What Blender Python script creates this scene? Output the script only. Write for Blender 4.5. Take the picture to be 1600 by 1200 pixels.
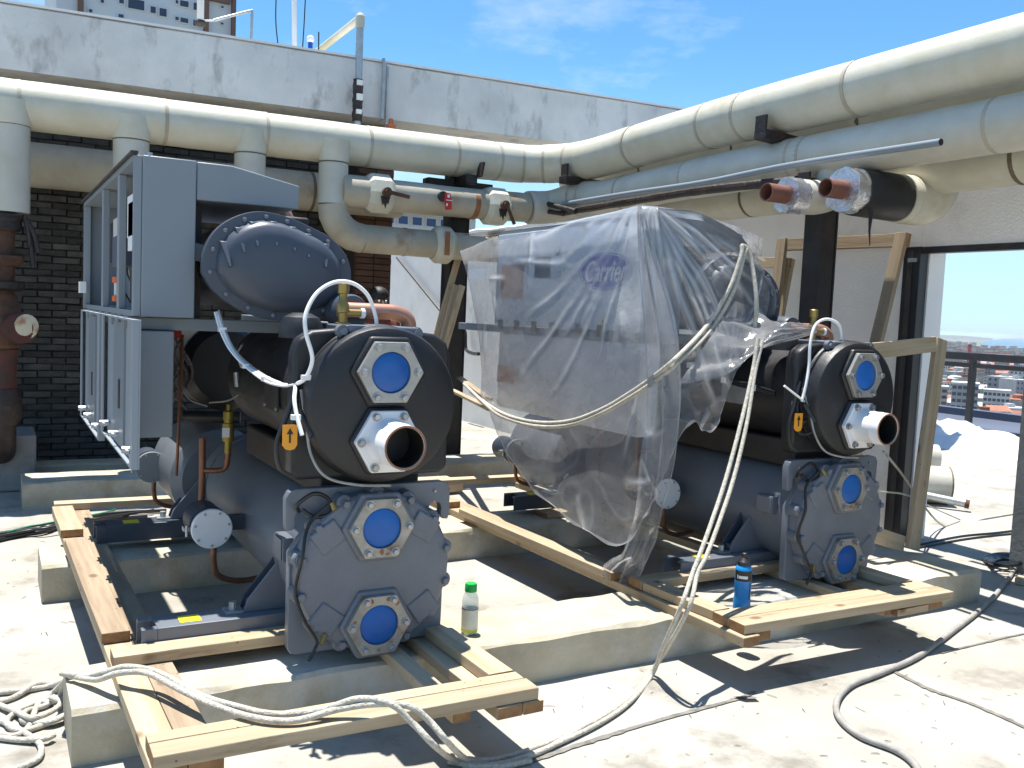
import bpy, math, random
from mathutils import Vector, Matrix, noise
random.seed(7)
S = bpy.context.scene
C = S.collection
for o in list(bpy.data.objects): bpy.data.objects.remove(o)

# ------------------------------------------------------------------ camera
F = 1440.0; CX, CY = 800.0, 600.0; H = 1.37
yaw, pitch, roll = math.radians(29.5), math.radians(4.31), math.radians(2.46)
FW = Vector((math.sin(yaw)*math.cos(pitch), math.cos(yaw)*math.cos(pitch), -math.sin(pitch)))
_r = Vector((math.cos(yaw), -math.sin(yaw), 0)); _u = _r.cross(FW)
RT = _r*math.cos(roll) + _u*math.sin(roll); UP = -_r*math.sin(roll) + _u*math.cos(roll)
EYE = Vector((0, 0, H))
cam = bpy.data.cameras.new('camera'); co = bpy.data.objects.new('camera', cam); C.objects.link(co)
m = Matrix((RT, UP, -FW)).transposed().to_4x4(); m.translation = EYE
co.matrix_world = m
cam.sensor_width = 36.0; cam.lens = 36.0*F/1600.0; cam.clip_start = 0.05; cam.clip_end = 60000
S.camera = co

# ------------------------------------------------------------------ world, sun, exposure
SUN = Vector((-0.028, 0.185, 1.0)).normalized()
w = bpy.data.worlds.new('World'); S.world = w; w.use_nodes = True
nt = w.node_tree; nt.nodes.clear()
out = nt.nodes.new('ShaderNodeOutputWorld'); bg = nt.nodes.new('ShaderNodeBackground')
sky = nt.nodes.new('ShaderNodeTexSky'); sky.sky_type = 'NISHITA'; sky.sun_disc = False
sky.sun_elevation = math.asin(SUN.z); sky.sun_rotation = math.atan2(SUN.x, SUN.y)
sky.altitude = 50; sky.air_density = 1.0; sky.dust_density = 0.15; sky.ozone_density = 1.6
bg.inputs['Strength'].default_value = 0.08
tc = nt.nodes.new('ShaderNodeTexCoord')
mp = nt.nodes.new('ShaderNodeMapping'); mp.inputs['Scale'].default_value = (1.0, 1.0, 2.6); mp.inputs['Location'].default_value = (0.35, 0.1, 0.2)
n1 = nt.nodes.new('ShaderNodeTexNoise'); n1.inputs['Scale'].default_value = 2.6; n1.inputs['Detail'].default_value = 9; n1.inputs['Roughness'].default_value = 0.62
cr = nt.nodes.new('ShaderNodeValToRGB'); cr.color_ramp.elements[0].position = 0.53; cr.color_ramp.elements[1].position = 0.78
cr.color_ramp.elements[0].color = (0, 0, 0, 1); cr.color_ramp.elements[1].color = (.75, .75, .75, 1)
mx = nt.nodes.new('ShaderNodeMix'); mx.data_type = 'RGBA'
cl = nt.nodes.new('ShaderNodeMix'); cl.data_type = 'RGBA'; cl.blend_type = 'ADD'
L = nt.links.new
L(tc.outputs['Generated'], mp.inputs['Vector']); L(mp.outputs['Vector'], n1.inputs['Vector']); L(n1.outputs['Fac'], cr.inputs['Fac'])
mx.inputs['B'].default_value = (7.2, 7.5, 7.8, 1)
tint = nt.nodes.new('ShaderNodeMix'); tint.data_type = 'RGBA'; tint.blend_type = 'MULTIPLY'; tint.inputs['Factor'].default_value = 1
tint.inputs['B'].default_value = (0.62, 1.04, 1.24, 1)
L(sky.outputs['Color'], tint.inputs['A'])
sx = nt.nodes.new('ShaderNodeSeparateXYZ'); hr = nt.nodes.new('ShaderNodeMapRange'); hr.inputs['From Min'].default_value = -0.02; hr.inputs['From Max'].default_value = 0.30; hr.inputs['To Min'].default_value = 0.85; hr.inputs['To Max'].default_value = 0.0; hr.interpolation_type = 'SMOOTHERSTEP'
hz = nt.nodes.new('ShaderNodeMix'); hz.data_type = 'RGBA'; hz.inputs['B'].default_value = (4.6, 6.4, 7.4, 1)
L(tc.outputs['Generated'], sx.inputs[0]); L(sx.outputs['Z'], hr.inputs['Value']); L(hr.outputs['Result'], hz.inputs['Factor']); L(tint.outputs['Result'], hz.inputs['A']); L(hz.outputs['Result'], mx.inputs['A'])
L(cr.outputs['Color'], mx.inputs['Factor']); L(mx.outputs['Result'], bg.inputs['Color']); L(bg.outputs['Background'], out.inputs['Surface'])
sl = bpy.data.lights.new('sun', 'SUN'); sl.energy = 5.0; sl.angle = math.radians(0.53); sl.color = (1.0, 0.965, 0.90)
so = bpy.data.objects.new('sun', sl); C.objects.link(so); so.location = (0, 0, 30)
so.rotation_euler = (-SUN).to_track_quat('-Z', 'Y').to_euler()
S.view_settings.view_transform = 'Standard'; S.view_settings.look = 'None'
S.view_settings.exposure = 0.95; S.view_settings.gamma = 1.0; S.view_settings.use_curve_mapping = False
try:
    S.cycles.max_bounces = 8; S.cycles.transparent_max_bounces = 16; S.cycles.use_denoising = True; S.cycles.denoising_input_passes = 'RGB_ALBEDO_NORMAL'; S.cycles.denoising_prefilter = 'ACCURATE'
except Exception: pass

# ------------------------------------------------------------------ measuring helpers (photo pixel + a known plane -> world point)
def ray(px, py): return FW + RT*((px-CX)/F) - UP*((py-CY)/F)
def atZ(px, py, z): d = ray(px, py); return EYE + d*((z-H)/d.z)
def atX(px, py, x): d = ray(px, py); return EYE + d*(x/d.x)
def atY(px, py, y): d = ray(px, py); return EYE + d*(y/d.y)
def V(*a): return Vector(a)

# ------------------------------------------------------------------ materials
MATS = {}
def mat(name, c1, c2=None, c3=None, rough=0.5, metal=0.0, scale=4.0, stretch=(1, 1, 1), lo=0.35, hi=0.65, bump=0.0, bscale=40.0, rvar=0.0,
        detail=6, rnd=0.0, c3lo=0.6, c3hi=0.75, c3scale=1.5, bstretch=None, spec=0.5, coat=0.0, c3stretch=(1,1,1)):
    mt = bpy.data.materials.new(name); mt.use_nodes = True; MATS[name] = mt
    t = mt.node_tree; b = t.nodes['Principled BSDF']; lk = t.links.new
    b.inputs['Roughness'].default_value = rough; b.inputs['Metallic'].default_value = metal
    b.inputs['Specular IOR Level'].default_value = spec
    if coat: b.inputs['Coat Weight'].default_value = coat; b.inputs['Coat Roughness'].default_value = 0.12
    b.inputs['Base Color'].default_value = (*c1, 1)
    if c2 is None and not bump: return mt
    tc = t.nodes.new('ShaderNodeTexCoord')
    oi = t.nodes.new('ShaderNodeObjectInfo')
    off = t.nodes.new('ShaderNodeVectorMath'); off.operation = 'MULTIPLY_ADD'
    off.inputs[1].default_value = (1, 1, 1)
    cb = t.nodes.new('ShaderNodeCombineXYZ'); mlt = t.nodes.new('ShaderNodeMath'); mlt.operation = 'MULTIPLY'; mlt.inputs[1].default_value = 37.0 if rnd else 0.0
    lk(oi.outputs['Random'], mlt.inputs[0]); lk(mlt.outputs[0], cb.inputs[0]); lk(mlt.outputs[0], cb.inputs[1])
    lk(tc.outputs['Object'], off.inputs[0]); lk(cb.outputs[0], off.inputs[2])
    def nz(sc, st, det, ro=0.6):
        mpp = t.nodes.new('ShaderNodeMapping'); mpp.inputs['Scale'].default_value = st
        n = t.nodes.new('ShaderNodeTexNoise'); n.inputs['Scale'].default_value = sc; n.inputs['Detail'].default_value = det; n.inputs['Roughness'].default_value = ro
        lk(off.outputs[0], mpp.inputs[0]); lk(mpp.outputs[0], n.inputs['Vector']); return n
    def ramp(src, a, bb):
        r = t.nodes.new('ShaderNodeMapRange'); r.inputs['From Min'].default_value = a; r.inputs['From Max'].default_value = bb
        lk(src, r.inputs['Value']); return r.outputs['Result']
    if c2 is not None:
        n = nz(scale, stretch, detail)
        mixn = t.nodes.new('ShaderNodeMix'); mixn.data_type = 'RGBA'
        mixn.inputs['A'].default_value = (*c1, 1); mixn.inputs['B'].default_value = (*c2, 1)
        f = ramp(n.outputs['Fac'], lo, hi); lk(f, mixn.inputs['Factor'])
        res = mixn.outputs['Result']
        if c3 is not None:
            n3 = nz(c3scale, c3stretch, 8, 0.65); m3 = t.nodes.new('ShaderNodeMix'); m3.data_type = 'RGBA'
            lk(ramp(n3.outputs['Fac'], c3lo, c3hi), m3.inputs['Factor']); lk(res, m3.inputs['A']); m3.inputs['B'].default_value = (*c3, 1)
            res = m3.outputs['Result']
        if rnd:
            hs = t.nodes.new('ShaderNodeHueSaturation'); rr = t.nodes.new('ShaderNodeMapRange')
            rr.inputs['To Min'].default_value = 1-rnd; rr.inputs['To Max'].default_value = 1+rnd
            lk(oi.outputs['Random'], rr.inputs['Value']); lk(rr.outputs['Result'], hs.inputs['Value']); lk(res, hs.inputs['Color']); res = hs.outputs['Color']
        lk(res, b.inputs['Base Color'])
        if rvar:
            rm = t.nodes.new('ShaderNodeMapRange'); rm.inputs['To Min'].default_value = max(0.03, rough-rvar); rm.inputs['To Max'].default_value = min(1, rough+rvar)
            lk(f, rm.inputs['Value']); lk(rm.outputs['Result'], b.inputs['Roughness'])
    if bump:
        nb = nz(bscale, bstretch or stretch, 5); bp = t.nodes.new('ShaderNodeBump'); bp.inputs['Strength'].default_value = bump; bp.inputs['Distance'].default_value = 0.01
        lk(nb.outputs['Fac'], bp.inputs['Height']); lk(bp.outputs['Normal'], b.inputs['Normal'])
    return mt

mat('deck_concrete', (.39,.37,.325), (.29,.27,.23), (.15,.132,.108), rough=.88, scale=1.3, lo=.38, hi=.66, bump=.5, bscale=45, c3scale=2.6, c3lo=.55, c3hi=.74, detail=9)
mat('plinth_concrete', (.48,.43,.325), (.35,.305,.215), (.53,.51,.46), rough=.9, scale=3.0, bump=.55, bscale=30, c3scale=2.0, c3lo=.50, c3hi=.66)
mat('grey_concrete', (.20,.20,.19), (.30,.30,.285), (.11,.11,.105), rough=.9, scale=3, bump=.4, bscale=35, c3lo=.55, c3hi=.7)
mat('beam_concrete', (.74,.74,.73), (.58,.58,.58), (.20,.20,.20), rough=.88, scale=1.7, bump=.5, bscale=22, c3scale=5.5, c3lo=.54, c3hi=.80, c3stretch=(1,1,.45))
mat('soffit_paint', (.50,.47,.33), (.42,.39,.27), rough=.9, scale=2)
mat('wall_plaster', (.74,.72,.70), (.66,.645,.63), (.52,.50,.47), rough=.9, scale=2.2, bump=.16, bscale=70, c3scale=1.8, c3lo=.57, c3hi=.75)
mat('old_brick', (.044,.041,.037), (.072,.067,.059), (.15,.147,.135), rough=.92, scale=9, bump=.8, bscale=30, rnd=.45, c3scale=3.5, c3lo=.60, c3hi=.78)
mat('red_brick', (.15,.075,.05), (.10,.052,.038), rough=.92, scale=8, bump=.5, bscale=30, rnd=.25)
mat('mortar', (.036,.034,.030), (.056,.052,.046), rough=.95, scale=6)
mat('pine', (.49,.39,.265), (.36,.27,.165), (.19,.12,.06), rough=.75, scale=5, stretch=(.35,6,6), lo=.36, hi=.66, bump=.22, bscale=14, bstretch=(.5,9,9), rnd=.16, c3scale=3.6, c3lo=.60, c3hi=.74, c3stretch=(.6,3.2,3.2))
mat('grey_pine', (.36,.28,.19), (.25,.18,.115), (.14,.095,.06), rough=.8, scale=5, stretch=(.35,6,6), bump=.22, bscale=14, bstretch=(.5,9,9), rnd=.2, c3scale=4, c3lo=.62, c3hi=.72)
mat('endgrain', (.30,.17,.075), (.20,.105,.045), rough=.85, scale=25)
mat('slate_paint', (.138,.154,.182), (.155,.17,.198), rough=.36, scale=6, rvar=.05, bump=.05, bscale=60)
mat('cast_paint', (.138,.150,.174), (.168,.18,.204), rough=.42, scale=7, rvar=.07, bump=.28, bscale=70)
mat('navy_paint', (.054,.066,.090), (.062,.075,.101), rough=.40, scale=5, bump=.06, bscale=30, rvar=.05)
mat('cabinet_paint', (.205,.235,.262), (.215,.245,.272), rough=.42, scale=3, bump=.05, bscale=200)
mat('pale_panel', (.80,.80,.795), (.76,.76,.755), rough=.45, scale=3)
mat('door_paint', (.265,.298,.33), (.25,.28,.31), rough=.5, scale=3, bump=.05, bscale=160)
mat('galvanised', (.48,.50,.51), (.36,.38,.39), rough=.42, metal=.65, scale=18, rvar=.1)
mat('flange_steel', (.40,.385,.345), (.30,.285,.25), (.26,.11,.04), rough=.5, metal=.45, scale=14, rvar=.12, c3scale=9, c3lo=.57, c3hi=.66, bump=.1, bscale=60)
mat('clean_steel', (.42,.41,.385), (.34,.335,.315), rough=.45, metal=.5, scale=14, rvar=.1, bump=.06, bscale=80)
mat('bolt_zinc', (.48,.48,.47), (.36,.36,.36), rough=.35, metal=.8, scale=20)
mat('foam_black', (.011,.011,.013), (.018,.018,.020), rough=.48, scale=8, bump=.12, bscale=35, rvar=.08)
mat('black_steel', (.020,.018,.018), (.038,.032,.03), (.07,.035,.022), rough=.62, scale=6, bump=.2, bscale=40, c3scale=8, c3lo=.62, c3hi=.75)
mat('tar_black', (.016,.013,.012), (.035,.022,.018), (.12,.06,.04), rough=.55, scale=14, bump=.9, bscale=28, c3scale=16, c3lo=.60, c3hi=.72)
mat('frame_black', (.014,.014,.017), (.026,.026,.03), rough=.4, scale=9)
mat('white_paint', (.78,.78,.79), (.74,.74,.75), rough=.35, scale=6, bump=.05, bscale=60)
mat('blue_cap', (.003,.085,.34), (.006,.12,.44), (.03,.12,.30), rough=.42, scale=5, bump=.12, bscale=14, rnd=.12, rvar=.12, c3scale=11, c3lo=.6, c3hi=.72)
mat('copper', (.50,.255,.185), (.40,.20,.14), rough=.45, metal=.5, scale=12, rvar=.1)
mat('old_copper', (.26,.115,.065), (.19,.085,.05), rough=.5, metal=.5, scale=16, rvar=.1)
mat('brass', (.42,.29,.10), (.34,.23,.075), rough=.38, metal=.8, scale=14)
mat('gold_valve', (.32,.25,.045), (.26,.19,.035), rough=.4, metal=.5, scale=14)
mat('rust_pipe', (.21,.082,.052), (.15,.055,.038), (.30,.15,.10), rough=.7, scale=10, bump=.25, bscale=40, c3scale=12)
mat('rust', (.12,.055,.03), (.06,.032,.022), (.2,.09,.04), rough=.85, scale=14, bump=.6, bscale=30)
mat('red_rust', (.115,.026,.018), (.045,.024,.018), rough=.7, scale=8, bump=.4, bscale=30)
mat('peel_white', (.62,.57,.42), (.42,.22,.13), rough=.8, scale=9, lo=.5, hi=.62, bump=.5)
mat('insulation', (.60,.575,.48), (.53,.50,.39), (.42,.355,.19), rough=.46, scale=5, stretch=(1,1,1), bump=.14, bscale=30, rvar=.08, c3scale=1.5, c3lo=.58, c3hi=.80)
mat('insulation_grey', (.55,.53,.46), (.48,.455,.38), (.38,.32,.19), rough=.42, scale=5, bump=.14, bscale=30, rvar=.08, c3scale=1.6, c3lo=.60, c3hi=.8)
mat('insulation_dirty', (.46,.42,.335), (.37,.325,.24), (.25,.14,.07), rough=.55, scale=4, bump=.18, bscale=26, c3scale=2.6, c3lo=.60, c3hi=.76)
mat('tape_dark', (.17,.14,.09), (.11,.09,.06), rough=.7, scale=10)
mat('rust_stain', (.33,.15,.06), (.26,.10,.04), rough=.7, scale=10)
mat('foil', (.75,.75,.77), (.60,.60,.63), rough=.25, metal=.85, scale=18, bump=.8, bscale=24)
mat('white_cable', (.80,.80,.80), rough=.35)
mat('black_cable', (.015,.015,.016), rough=.4)
mat('green_cable', (.01,.16,.09), rough=.4)
mat('rope', (.58,.545,.47), (.42,.39,.32), rough=.9, scale=60, bump=.8, bscale=140)
mat('hose', (.34,.325,.30), (.26,.25,.23), rough=.7, scale=20, bump=.3, bscale=60)
mat('sticker_yellow', (.85,.62,.02), rough=.5)
mat('sticker_orange', (.80,.33,.02), rough=.5)
mat('sticker_white', (.80,.80,.80), rough=.5)
mat('print_black', (.012,.012,.012), rough=.5)
mat('logo_blue', (.006,.06,.42), rough=.35)
mat('logo_white', (.85,.85,.85), rough=.4)
mat('red_plastic', (.55,.03,.02), rough=.4)
mat('orange_plastic', (.75,.13,.02), rough=.4)
mat('wire_dark', (.03,.028,.03), (.15,.13,.12), rough=.5, scale=60)
mat('card_orange', (.55,.27,.15), rough=.8)
mat('bottle_blue', (.01,.24,.60), rough=.3)
mat('bottle_black', (.015,.016,.018), rough=.4)
mat('cap_green', (.01,.36,.06), rough=.4)
mat('label_pale', (.62,.64,.56), (.54,.56,.47), rough=.5, scale=30)
mat('label_lime', (.45,.52,.05), rough=.5)
mat('tarp_white', (.66,.66,.67), (.58,.58,.60), rough=.5, scale=3, bump=.15, bscale=12)
mat('roof_blue', (.085,.10,.14), (.065,.075,.105), rough=.8, scale=.3)
mat('tower_white', (.66,.66,.68), (.60,.60,.63), rough=.8, scale=.2)
mat('tower_brown', (.19,.11,.085), (.16,.09,.07), rough=.85, scale=.3)
mat('window_dark', (.035,.045,.075), rough=.15)
mat('window_blue', (.02,.05,.19), rough=.15)
mat('terracotta', (.40,.13,.055), (.30,.095,.045), rough=.85, scale=6)
mat('house_white', (.62,.60,.57), (.52,.50,.46), rough=.85, scale=.1, rnd=.2)
mat('house_tan', (.42,.35,.28), (.34,.28,.22), rough=.85, scale=.1, rnd=.25)
mat('house_grey', (.33,.33,.34), (.27,.27,.28), rough=.85, scale=.1, rnd=.25)
mat('tile_roof', (.34,.14,.085), (.26,.11,.07), rough=.9, scale=.1, rnd=.3)
mat('sheet_roof', (.46,.45,.44), (.38,.37,.36), rough=.8, scale=.1, rnd=.3)
mat('city_land', (.20,.18,.145), (.11,.125,.075), (.27,.25,.21), rough=.95, scale=.01, c3scale=.02)
mat('far_hill', (.10,.12,.10), (.13,.14,.12), rough=.95, scale=.002)
mat('sea_water', (.03,.10,.19), (.035,.12,.21), rough=.25, scale=.002)
mat('leaf', (.05,.09,.028), (.035,.065,.02), rough=.6, scale=2, rnd=.1)
mat('bark', (.10,.075,.05), (.07,.05,.035), rough=.9, scale=5)
mat('skin', (.17,.085,.055), (.15,.075,.048), rough=.5, scale=8)
mat('hair', (.012,.01,.009), rough=.6)
mat('shirt', (.20,.05,.03), (.16,.04,.025), rough=.85, scale=10)
mat('trousers', (.03,.035,.05), (.025,.03,.04), rough=.85, scale=10)
mat('eye_white', (.6,.58,.55), rough=.3)

def knots(name):
    t = MATS[name].node_tree; b = t.nodes['Principled BSDF']; src = b.inputs['Base Color'].links[0].from_socket; lk = t.links.new
    tc = t.nodes.new('ShaderNodeTexCoord'); oi = t.nodes.new('ShaderNodeObjectInfo'); ad = t.nodes.new('ShaderNodeVectorMath'); ad.operation = 'MULTIPLY_ADD'; ad.inputs[1].default_value = (1,1,1)
    ml = t.nodes.new('ShaderNodeMath'); ml.operation = 'MULTIPLY'; ml.inputs[1].default_value = 53; lk(oi.outputs['Random'], ml.inputs[0]); cb = t.nodes.new('ShaderNodeCombineXYZ')
    for k in range(3): lk(ml.outputs[0], cb.inputs[k])
    lk(tc.outputs['Object'], ad.inputs[0]); lk(cb.outputs[0], ad.inputs[2])
    res = src
    for sc_, st, r0, r1, col in ((5.5, (.75,1.3,1.3), .07, .15, (.13,.065,.03,1)), (21, (1,1,1), .05, .09, (.05,.035,.028,1))):
        mp_ = t.nodes.new('ShaderNodeMapping'); mp_.inputs['Scale'].default_value = st; v = t.nodes.new('ShaderNodeTexVoronoi'); v.inputs['Scale'].default_value = sc_
        lk(ad.outputs[0], mp_.inputs[0]); lk(mp_.outputs[0], v.inputs['Vector'])
        mr_ = t.nodes.new('ShaderNodeMapRange'); mr_.inputs['From Min'].default_value = r0; mr_.inputs['From Max'].default_value = r1; mr_.inputs['To Min'].default_value = .8; mr_.inputs['To Max'].default_value = 0; lk(v.outputs['Distance'], mr_.inputs['Value'])
        mx_ = t.nodes.new('ShaderNodeMix'); mx_.data_type = 'RGBA'; mx_.inputs['B'].default_value = col; lk(mr_.outputs['Result'], mx_.inputs['Factor']); lk(res, mx_.inputs['A']); res = mx_.outputs['Result']
    lk(res, b.inputs['Base Color'])
knots('pine'); knots('grey_pine')

def plastic_mat():
    mt = bpy.data.materials.new('clear_plastic'); mt.use_nodes = True; MATS['clear_plastic'] = mt
    t = mt.node_tree; t.nodes.clear(); lk = t.links.new
    o = t.nodes.new('ShaderNodeOutputMaterial')
    tr = t.nodes.new('ShaderNodeBsdfTransparent'); tr.inputs['Color'].default_value = (.93,.94,.96,1)
    df = t.nodes.new('ShaderNodeBsdfDiffuse'); df.inputs['Color'].default_value = (.95,.955,.97,1)
    tl = t.nodes.new('ShaderNodeBsdfTranslucent'); tl.inputs['Color'].default_value = (.93,.94,.97,1)
    gl = t.nodes.new('ShaderNodeBsdfGlossy'); gl.inputs['Roughness'].default_value = .16
    a = t.nodes.new('ShaderNodeMixShader'); a.inputs[0].default_value = .62; lk(df.outputs[0], a.inputs[1]); lk(tl.outputs[0], a.inputs[2])
    tc = t.nodes.new('ShaderNodeTexCoord'); n = t.nodes.new('ShaderNodeTexNoise'); n.inputs['Scale'].default_value = 3.0; n.inputs['Detail'].default_value = 5
    lk(tc.outputs['Object'], n.inputs['Vector'])
    lw = t.nodes.new('ShaderNodeLayerWeight'); lw.inputs['Blend'].default_value = .35
    mr = t.nodes.new('ShaderNodeMapRange'); mr.inputs['From Min'].default_value = .3; mr.inputs['From Max'].default_value = .7; mr.inputs['To Min'].default_value = .09; mr.inputs['To Max'].default_value = .25
    lk(n.outputs['Fac'], mr.inputs['Value'])
    ad = t.nodes.new('ShaderNodeMath'); ad.operation = 'MULTIPLY_ADD'; ad.inputs[1].default_value = .30; ad.use_clamp = True
    at = t.nodes.new('ShaderNodeAttribute'); at.attribute_name = 'fold'      # doubled film along creases, more opaque to paint in the fold highlights
    a2 = t.nodes.new('ShaderNodeMath'); a2.operation = 'MULTIPLY_ADD'; a2.inputs[1].default_value = .62; lk(at.outputs['Fac'], a2.inputs[0]); lk(mr.outputs['Result'], a2.inputs[2])
    lk(lw.outputs['Facing'], ad.inputs[0]); lk(a2.outputs[0], ad.inputs[2])
    b = t.nodes.new('ShaderNodeMixShader'); lk(ad.outputs[0], b.inputs[0]); lk(tr.outputs[0], b.inputs[1]); lk(a.outputs[0], b.inputs[2])
    fr = t.nodes.new('ShaderNodeFresnel'); fr.inputs['IOR'].default_value = 1.45
    nb = t.nodes.new('ShaderNodeTexNoise'); nb.inputs['Scale'].default_value = 14; nb.inputs['Detail'].default_value = 4; lk(tc.outputs['Object'], nb.inputs['Vector'])
    bp = t.nodes.new('ShaderNodeBump'); bp.inputs['Strength'].default_value = .35; bp.inputs['Distance'].default_value = .02; lk(nb.outputs['Fac'], bp.inputs['Height'])
    for q in (gl, fr, df, tl): lk(bp.outputs[0], q.inputs['Normal'])
    c = t.nodes.new('ShaderNodeMixShader'); lk(fr.outputs[0], c.inputs[0]); lk(b.outputs[0], c.inputs[1]); lk(gl.outputs[0], c.inputs[2])
    lk(c.outputs[0], o.inputs['Surface'])
plastic_mat()
def glass_mat(name, col, fac=.25):
    mt = bpy.data.materials.new(name); mt.use_nodes = True; MATS[name] = mt
    t = mt.node_tree; t.nodes.clear(); lk = t.links.new
    o = t.nodes.new('ShaderNodeOutputMaterial'); tr = t.nodes.new('ShaderNodeBsdfTransparent'); tr.inputs['Color'].default_value = (*col, 1)
    p = t.nodes.new('ShaderNodeBsdfPrincipled'); p.inputs['Base Color'].default_value = (.75,.78,.78,1); p.inputs['Roughness'].default_value = .12
    a = t.nodes.new('ShaderNodeMixShader'); a.inputs[0].default_value = fac; lk(tr.outputs[0], a.inputs[1]); lk(p.outputs[0], a.inputs[2]); lk(a.outputs[0], o.inputs['Surface'])
glass_mat('bottle_clear', (.86,.9,.9), .28)
glass_mat('liquid_clear', (.80,.84,.80), .22)

# ------------------------------------------------------------------ mesh builder
class MB:
    def __init__(s): s.v = []; s.f = []; s.mi = []; s.cur = 0
    def add(s, vs, fs):
        n = len(s.v); s.v += [Vector(q) for q in vs]; s.f += [tuple(i+n for i in f) for f in fs]; s.mi += [s.cur]*len(fs); return s
    def box(s, a, b):
        (x0,y0,z0),(x1,y1,z1) = a, b
        return s.add([(x0,y0,z0),(x1,y0,z0),(x1,y1,z0),(x0,y1,z0),(x0,y0,z1),(x1,y0,z1),(x1,y1,z1),(x0,y1,z1)],
                     [(0,3,2,1),(4,5,6,7),(0,1,5,4),(1,2,6,5),(2,3,7,6),(3,0,4,7)])
    def hexa(s, p):   # 8 points: bottom ccw, top ccw
        return s.add(p, [(0,3,2,1),(4,5,6,7),(0,1,5,4),(1,2,6,5),(2,3,7,6),(3,0,4,7)])
    def bar(s, p, q, w, h, up=(0,0,1)):
        p, q = Vector(p), Vector(q); d = (q-p).normalized(); u = Vector(up); u = (u - d*u.dot(d)).normalized(); r = d.cross(u)
        c = [r*(-w/2)-u*(h/2), r*(w/2)-u*(h/2), r*(w/2)+u*(h/2), r*(-w/2)+u*(h/2)]
        return s.add([p+k for k in c]+[q+k for k in c], [(0,1,2,3),(7,6,5,4),(0,4,5,1),(1,5,6,2),(2,6,7,3),(3,7,4,0)])
    def prism(s, poly, axis, d0, d1):
        # poly list of 2D; axis 'y' -> (x,z) ; 'x' -> (y,z) ; 'z' -> (x,y)
        def mk(a, b, d): return {'y': (a, d, b), 'x': (d, a, b), 'z': (a, b, d)}[axis]
        n = len(poly)
        vs = [mk(a, b, d0) for a, b in poly]+[mk(a, b, d1) for a, b in poly]
        return s.add(vs, [tuple(range(n)), tuple(range(2*n-1, n-1, -1))]+[(i, i+n, (i+1) % n+n, (i+1) % n) for i in range(n)])
    def rings(s, rings, cap0=True, cap1=True):   # list of equal-length point loops
        n = len(rings[0]); vs = [p for r in rings for p in r]; fs = []
        for k in range(len(rings)-1):
            for i in range(n): fs.append((k*n+i, k*n+(i+1) % n, (k+1)*n+(i+1) % n, (k+1)*n+i))
        if cap0: fs.append(tuple(range(n-1, -1, -1)))
        if cap1: fs.append(tuple((len(rings)-1)*n+i for i in range(n)))
        return s.add(vs, fs)
    def lathe(s, org, axis, prof, seg=24, cap0=True, cap1=True):  # prof: (dist along axis, radius)
        org = Vector(org); a = Vector(axis).normalized(); t = Vector((0,0,1)) if abs(a.z) < .9 else Vector((1,0,0))
        u = a.cross(t).normalized(); w2 = a.cross(u)
        R = [[org + a*d + (u*math.cos(2*math.pi*i/seg)+w2*math.sin(2*math.pi*i/seg))*r for i in range(seg)] for d, r in prof]
        return s.rings(R, cap0, cap1)
    def cyl(s, p, q, r, seg=20, r2=None):
        p, q = Vector(p), Vector(q); return s.lathe(p, q-p, [(0, r), ((q-p).length, r if r2 is None else r2)], seg)
    def tube(s, path, r, seg=10, smooth=6, caps=True):
        P = spline(path, smooth) if smooth else [Vector(p) for p in path]
        n = len(P); tan = [(P[min(i+1, n-1)]-P[max(i-1, 0)]).normalized() for i in range(n)]
        t0 = tan[0]; u = t0.orthogonal().normalized(); R = []
        for i in range(n):
            u = (u - tan[i]*u.dot(tan[i])).normalized(); w2 = tan[i].cross(u)
            rr = r if not callable(r) else r(i/(n-1))
            R.append([P[i]+(u*math.cos(2*math.pi*k/seg)+w2*math.sin(2*math.pi*k/seg))*rr for k in range(seg)])
        return s.rings(R, caps, caps)
    def sphere(s, c, r, seg=16, rg=10, sc=(1,1,1)):
        c = Vector(c); prof = []
        for j in range(1, rg): prof.append((math.pi*j/rg))
        vs = [c+Vector((0,0,r*sc[2]))]; fs = []
        for th in prof:
            for i in range(seg): vs.append(c+Vector((r*sc[0]*math.sin(th)*math.cos(2*math.pi*i/seg), r*sc[1]*math.sin(th)*math.sin(2*math.pi*i/seg), r*sc[2]*math.cos(th))))
        vs.append(c-Vector((0,0,r*sc[2]))); k = len(vs)-1; m_ = len(prof)
        for i in range(seg):
            fs.append((0, 1+i, 1+(i+1) % seg)); fs.append((k, 1+(m_-1)*seg+(i+1) % seg, 1+(m_-1)*seg+i))
            for j in range(m_-1): fs.append((1+j*seg+i, 1+(j+1)*seg+i, 1+(j+1)*seg+(i+1) % seg, 1+j*seg+(i+1) % seg))
        return s.add(vs, fs)
    def plate_hole(s, outer, axis, d0, d1, c, r, seg=24):
        # outer polygon with a round hole, resampled to seg points
        pts = []; per = []
        for k in range(seg):
            a = 2*math.pi*k/seg; dx, dz = math.cos(a), math.sin(a); best = 1e9
            for i in range(len(outer)):
                (x1, z1), (x2, z2) = outer[i], outer[(i+1) % len(outer)]
                ex, ez = x2-x1, z2-z1; den = dx*ez-dz*ex
                if abs(den) < 1e-12: continue
                tt = ((x1-c[0])*ez-(z1-c[1])*ex)/den; uu = ((x1-c[0])*dz-(z1-c[1])*dx)/den
                if tt > 0 and -1e-6 <= uu <= 1+1e-6: best = min(best, tt)
            pts.append((c[0]+dx*best, c[1]+dz*best)); per.append((c[0]+dx*r, c[1]+dz*r))
        def mk(p, d): return {'y': (p[0], d, p[1]), 'x': (d, p[0], p[1]), 'z': (p[0], p[1], d)}[axis]
        n = seg; vs = [mk(p, d0) for p in pts]+[mk(p, d0) for p in per]+[mk(p, d1) for p in pts]+[mk(p, d1) for p in per]; fs = []
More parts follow.
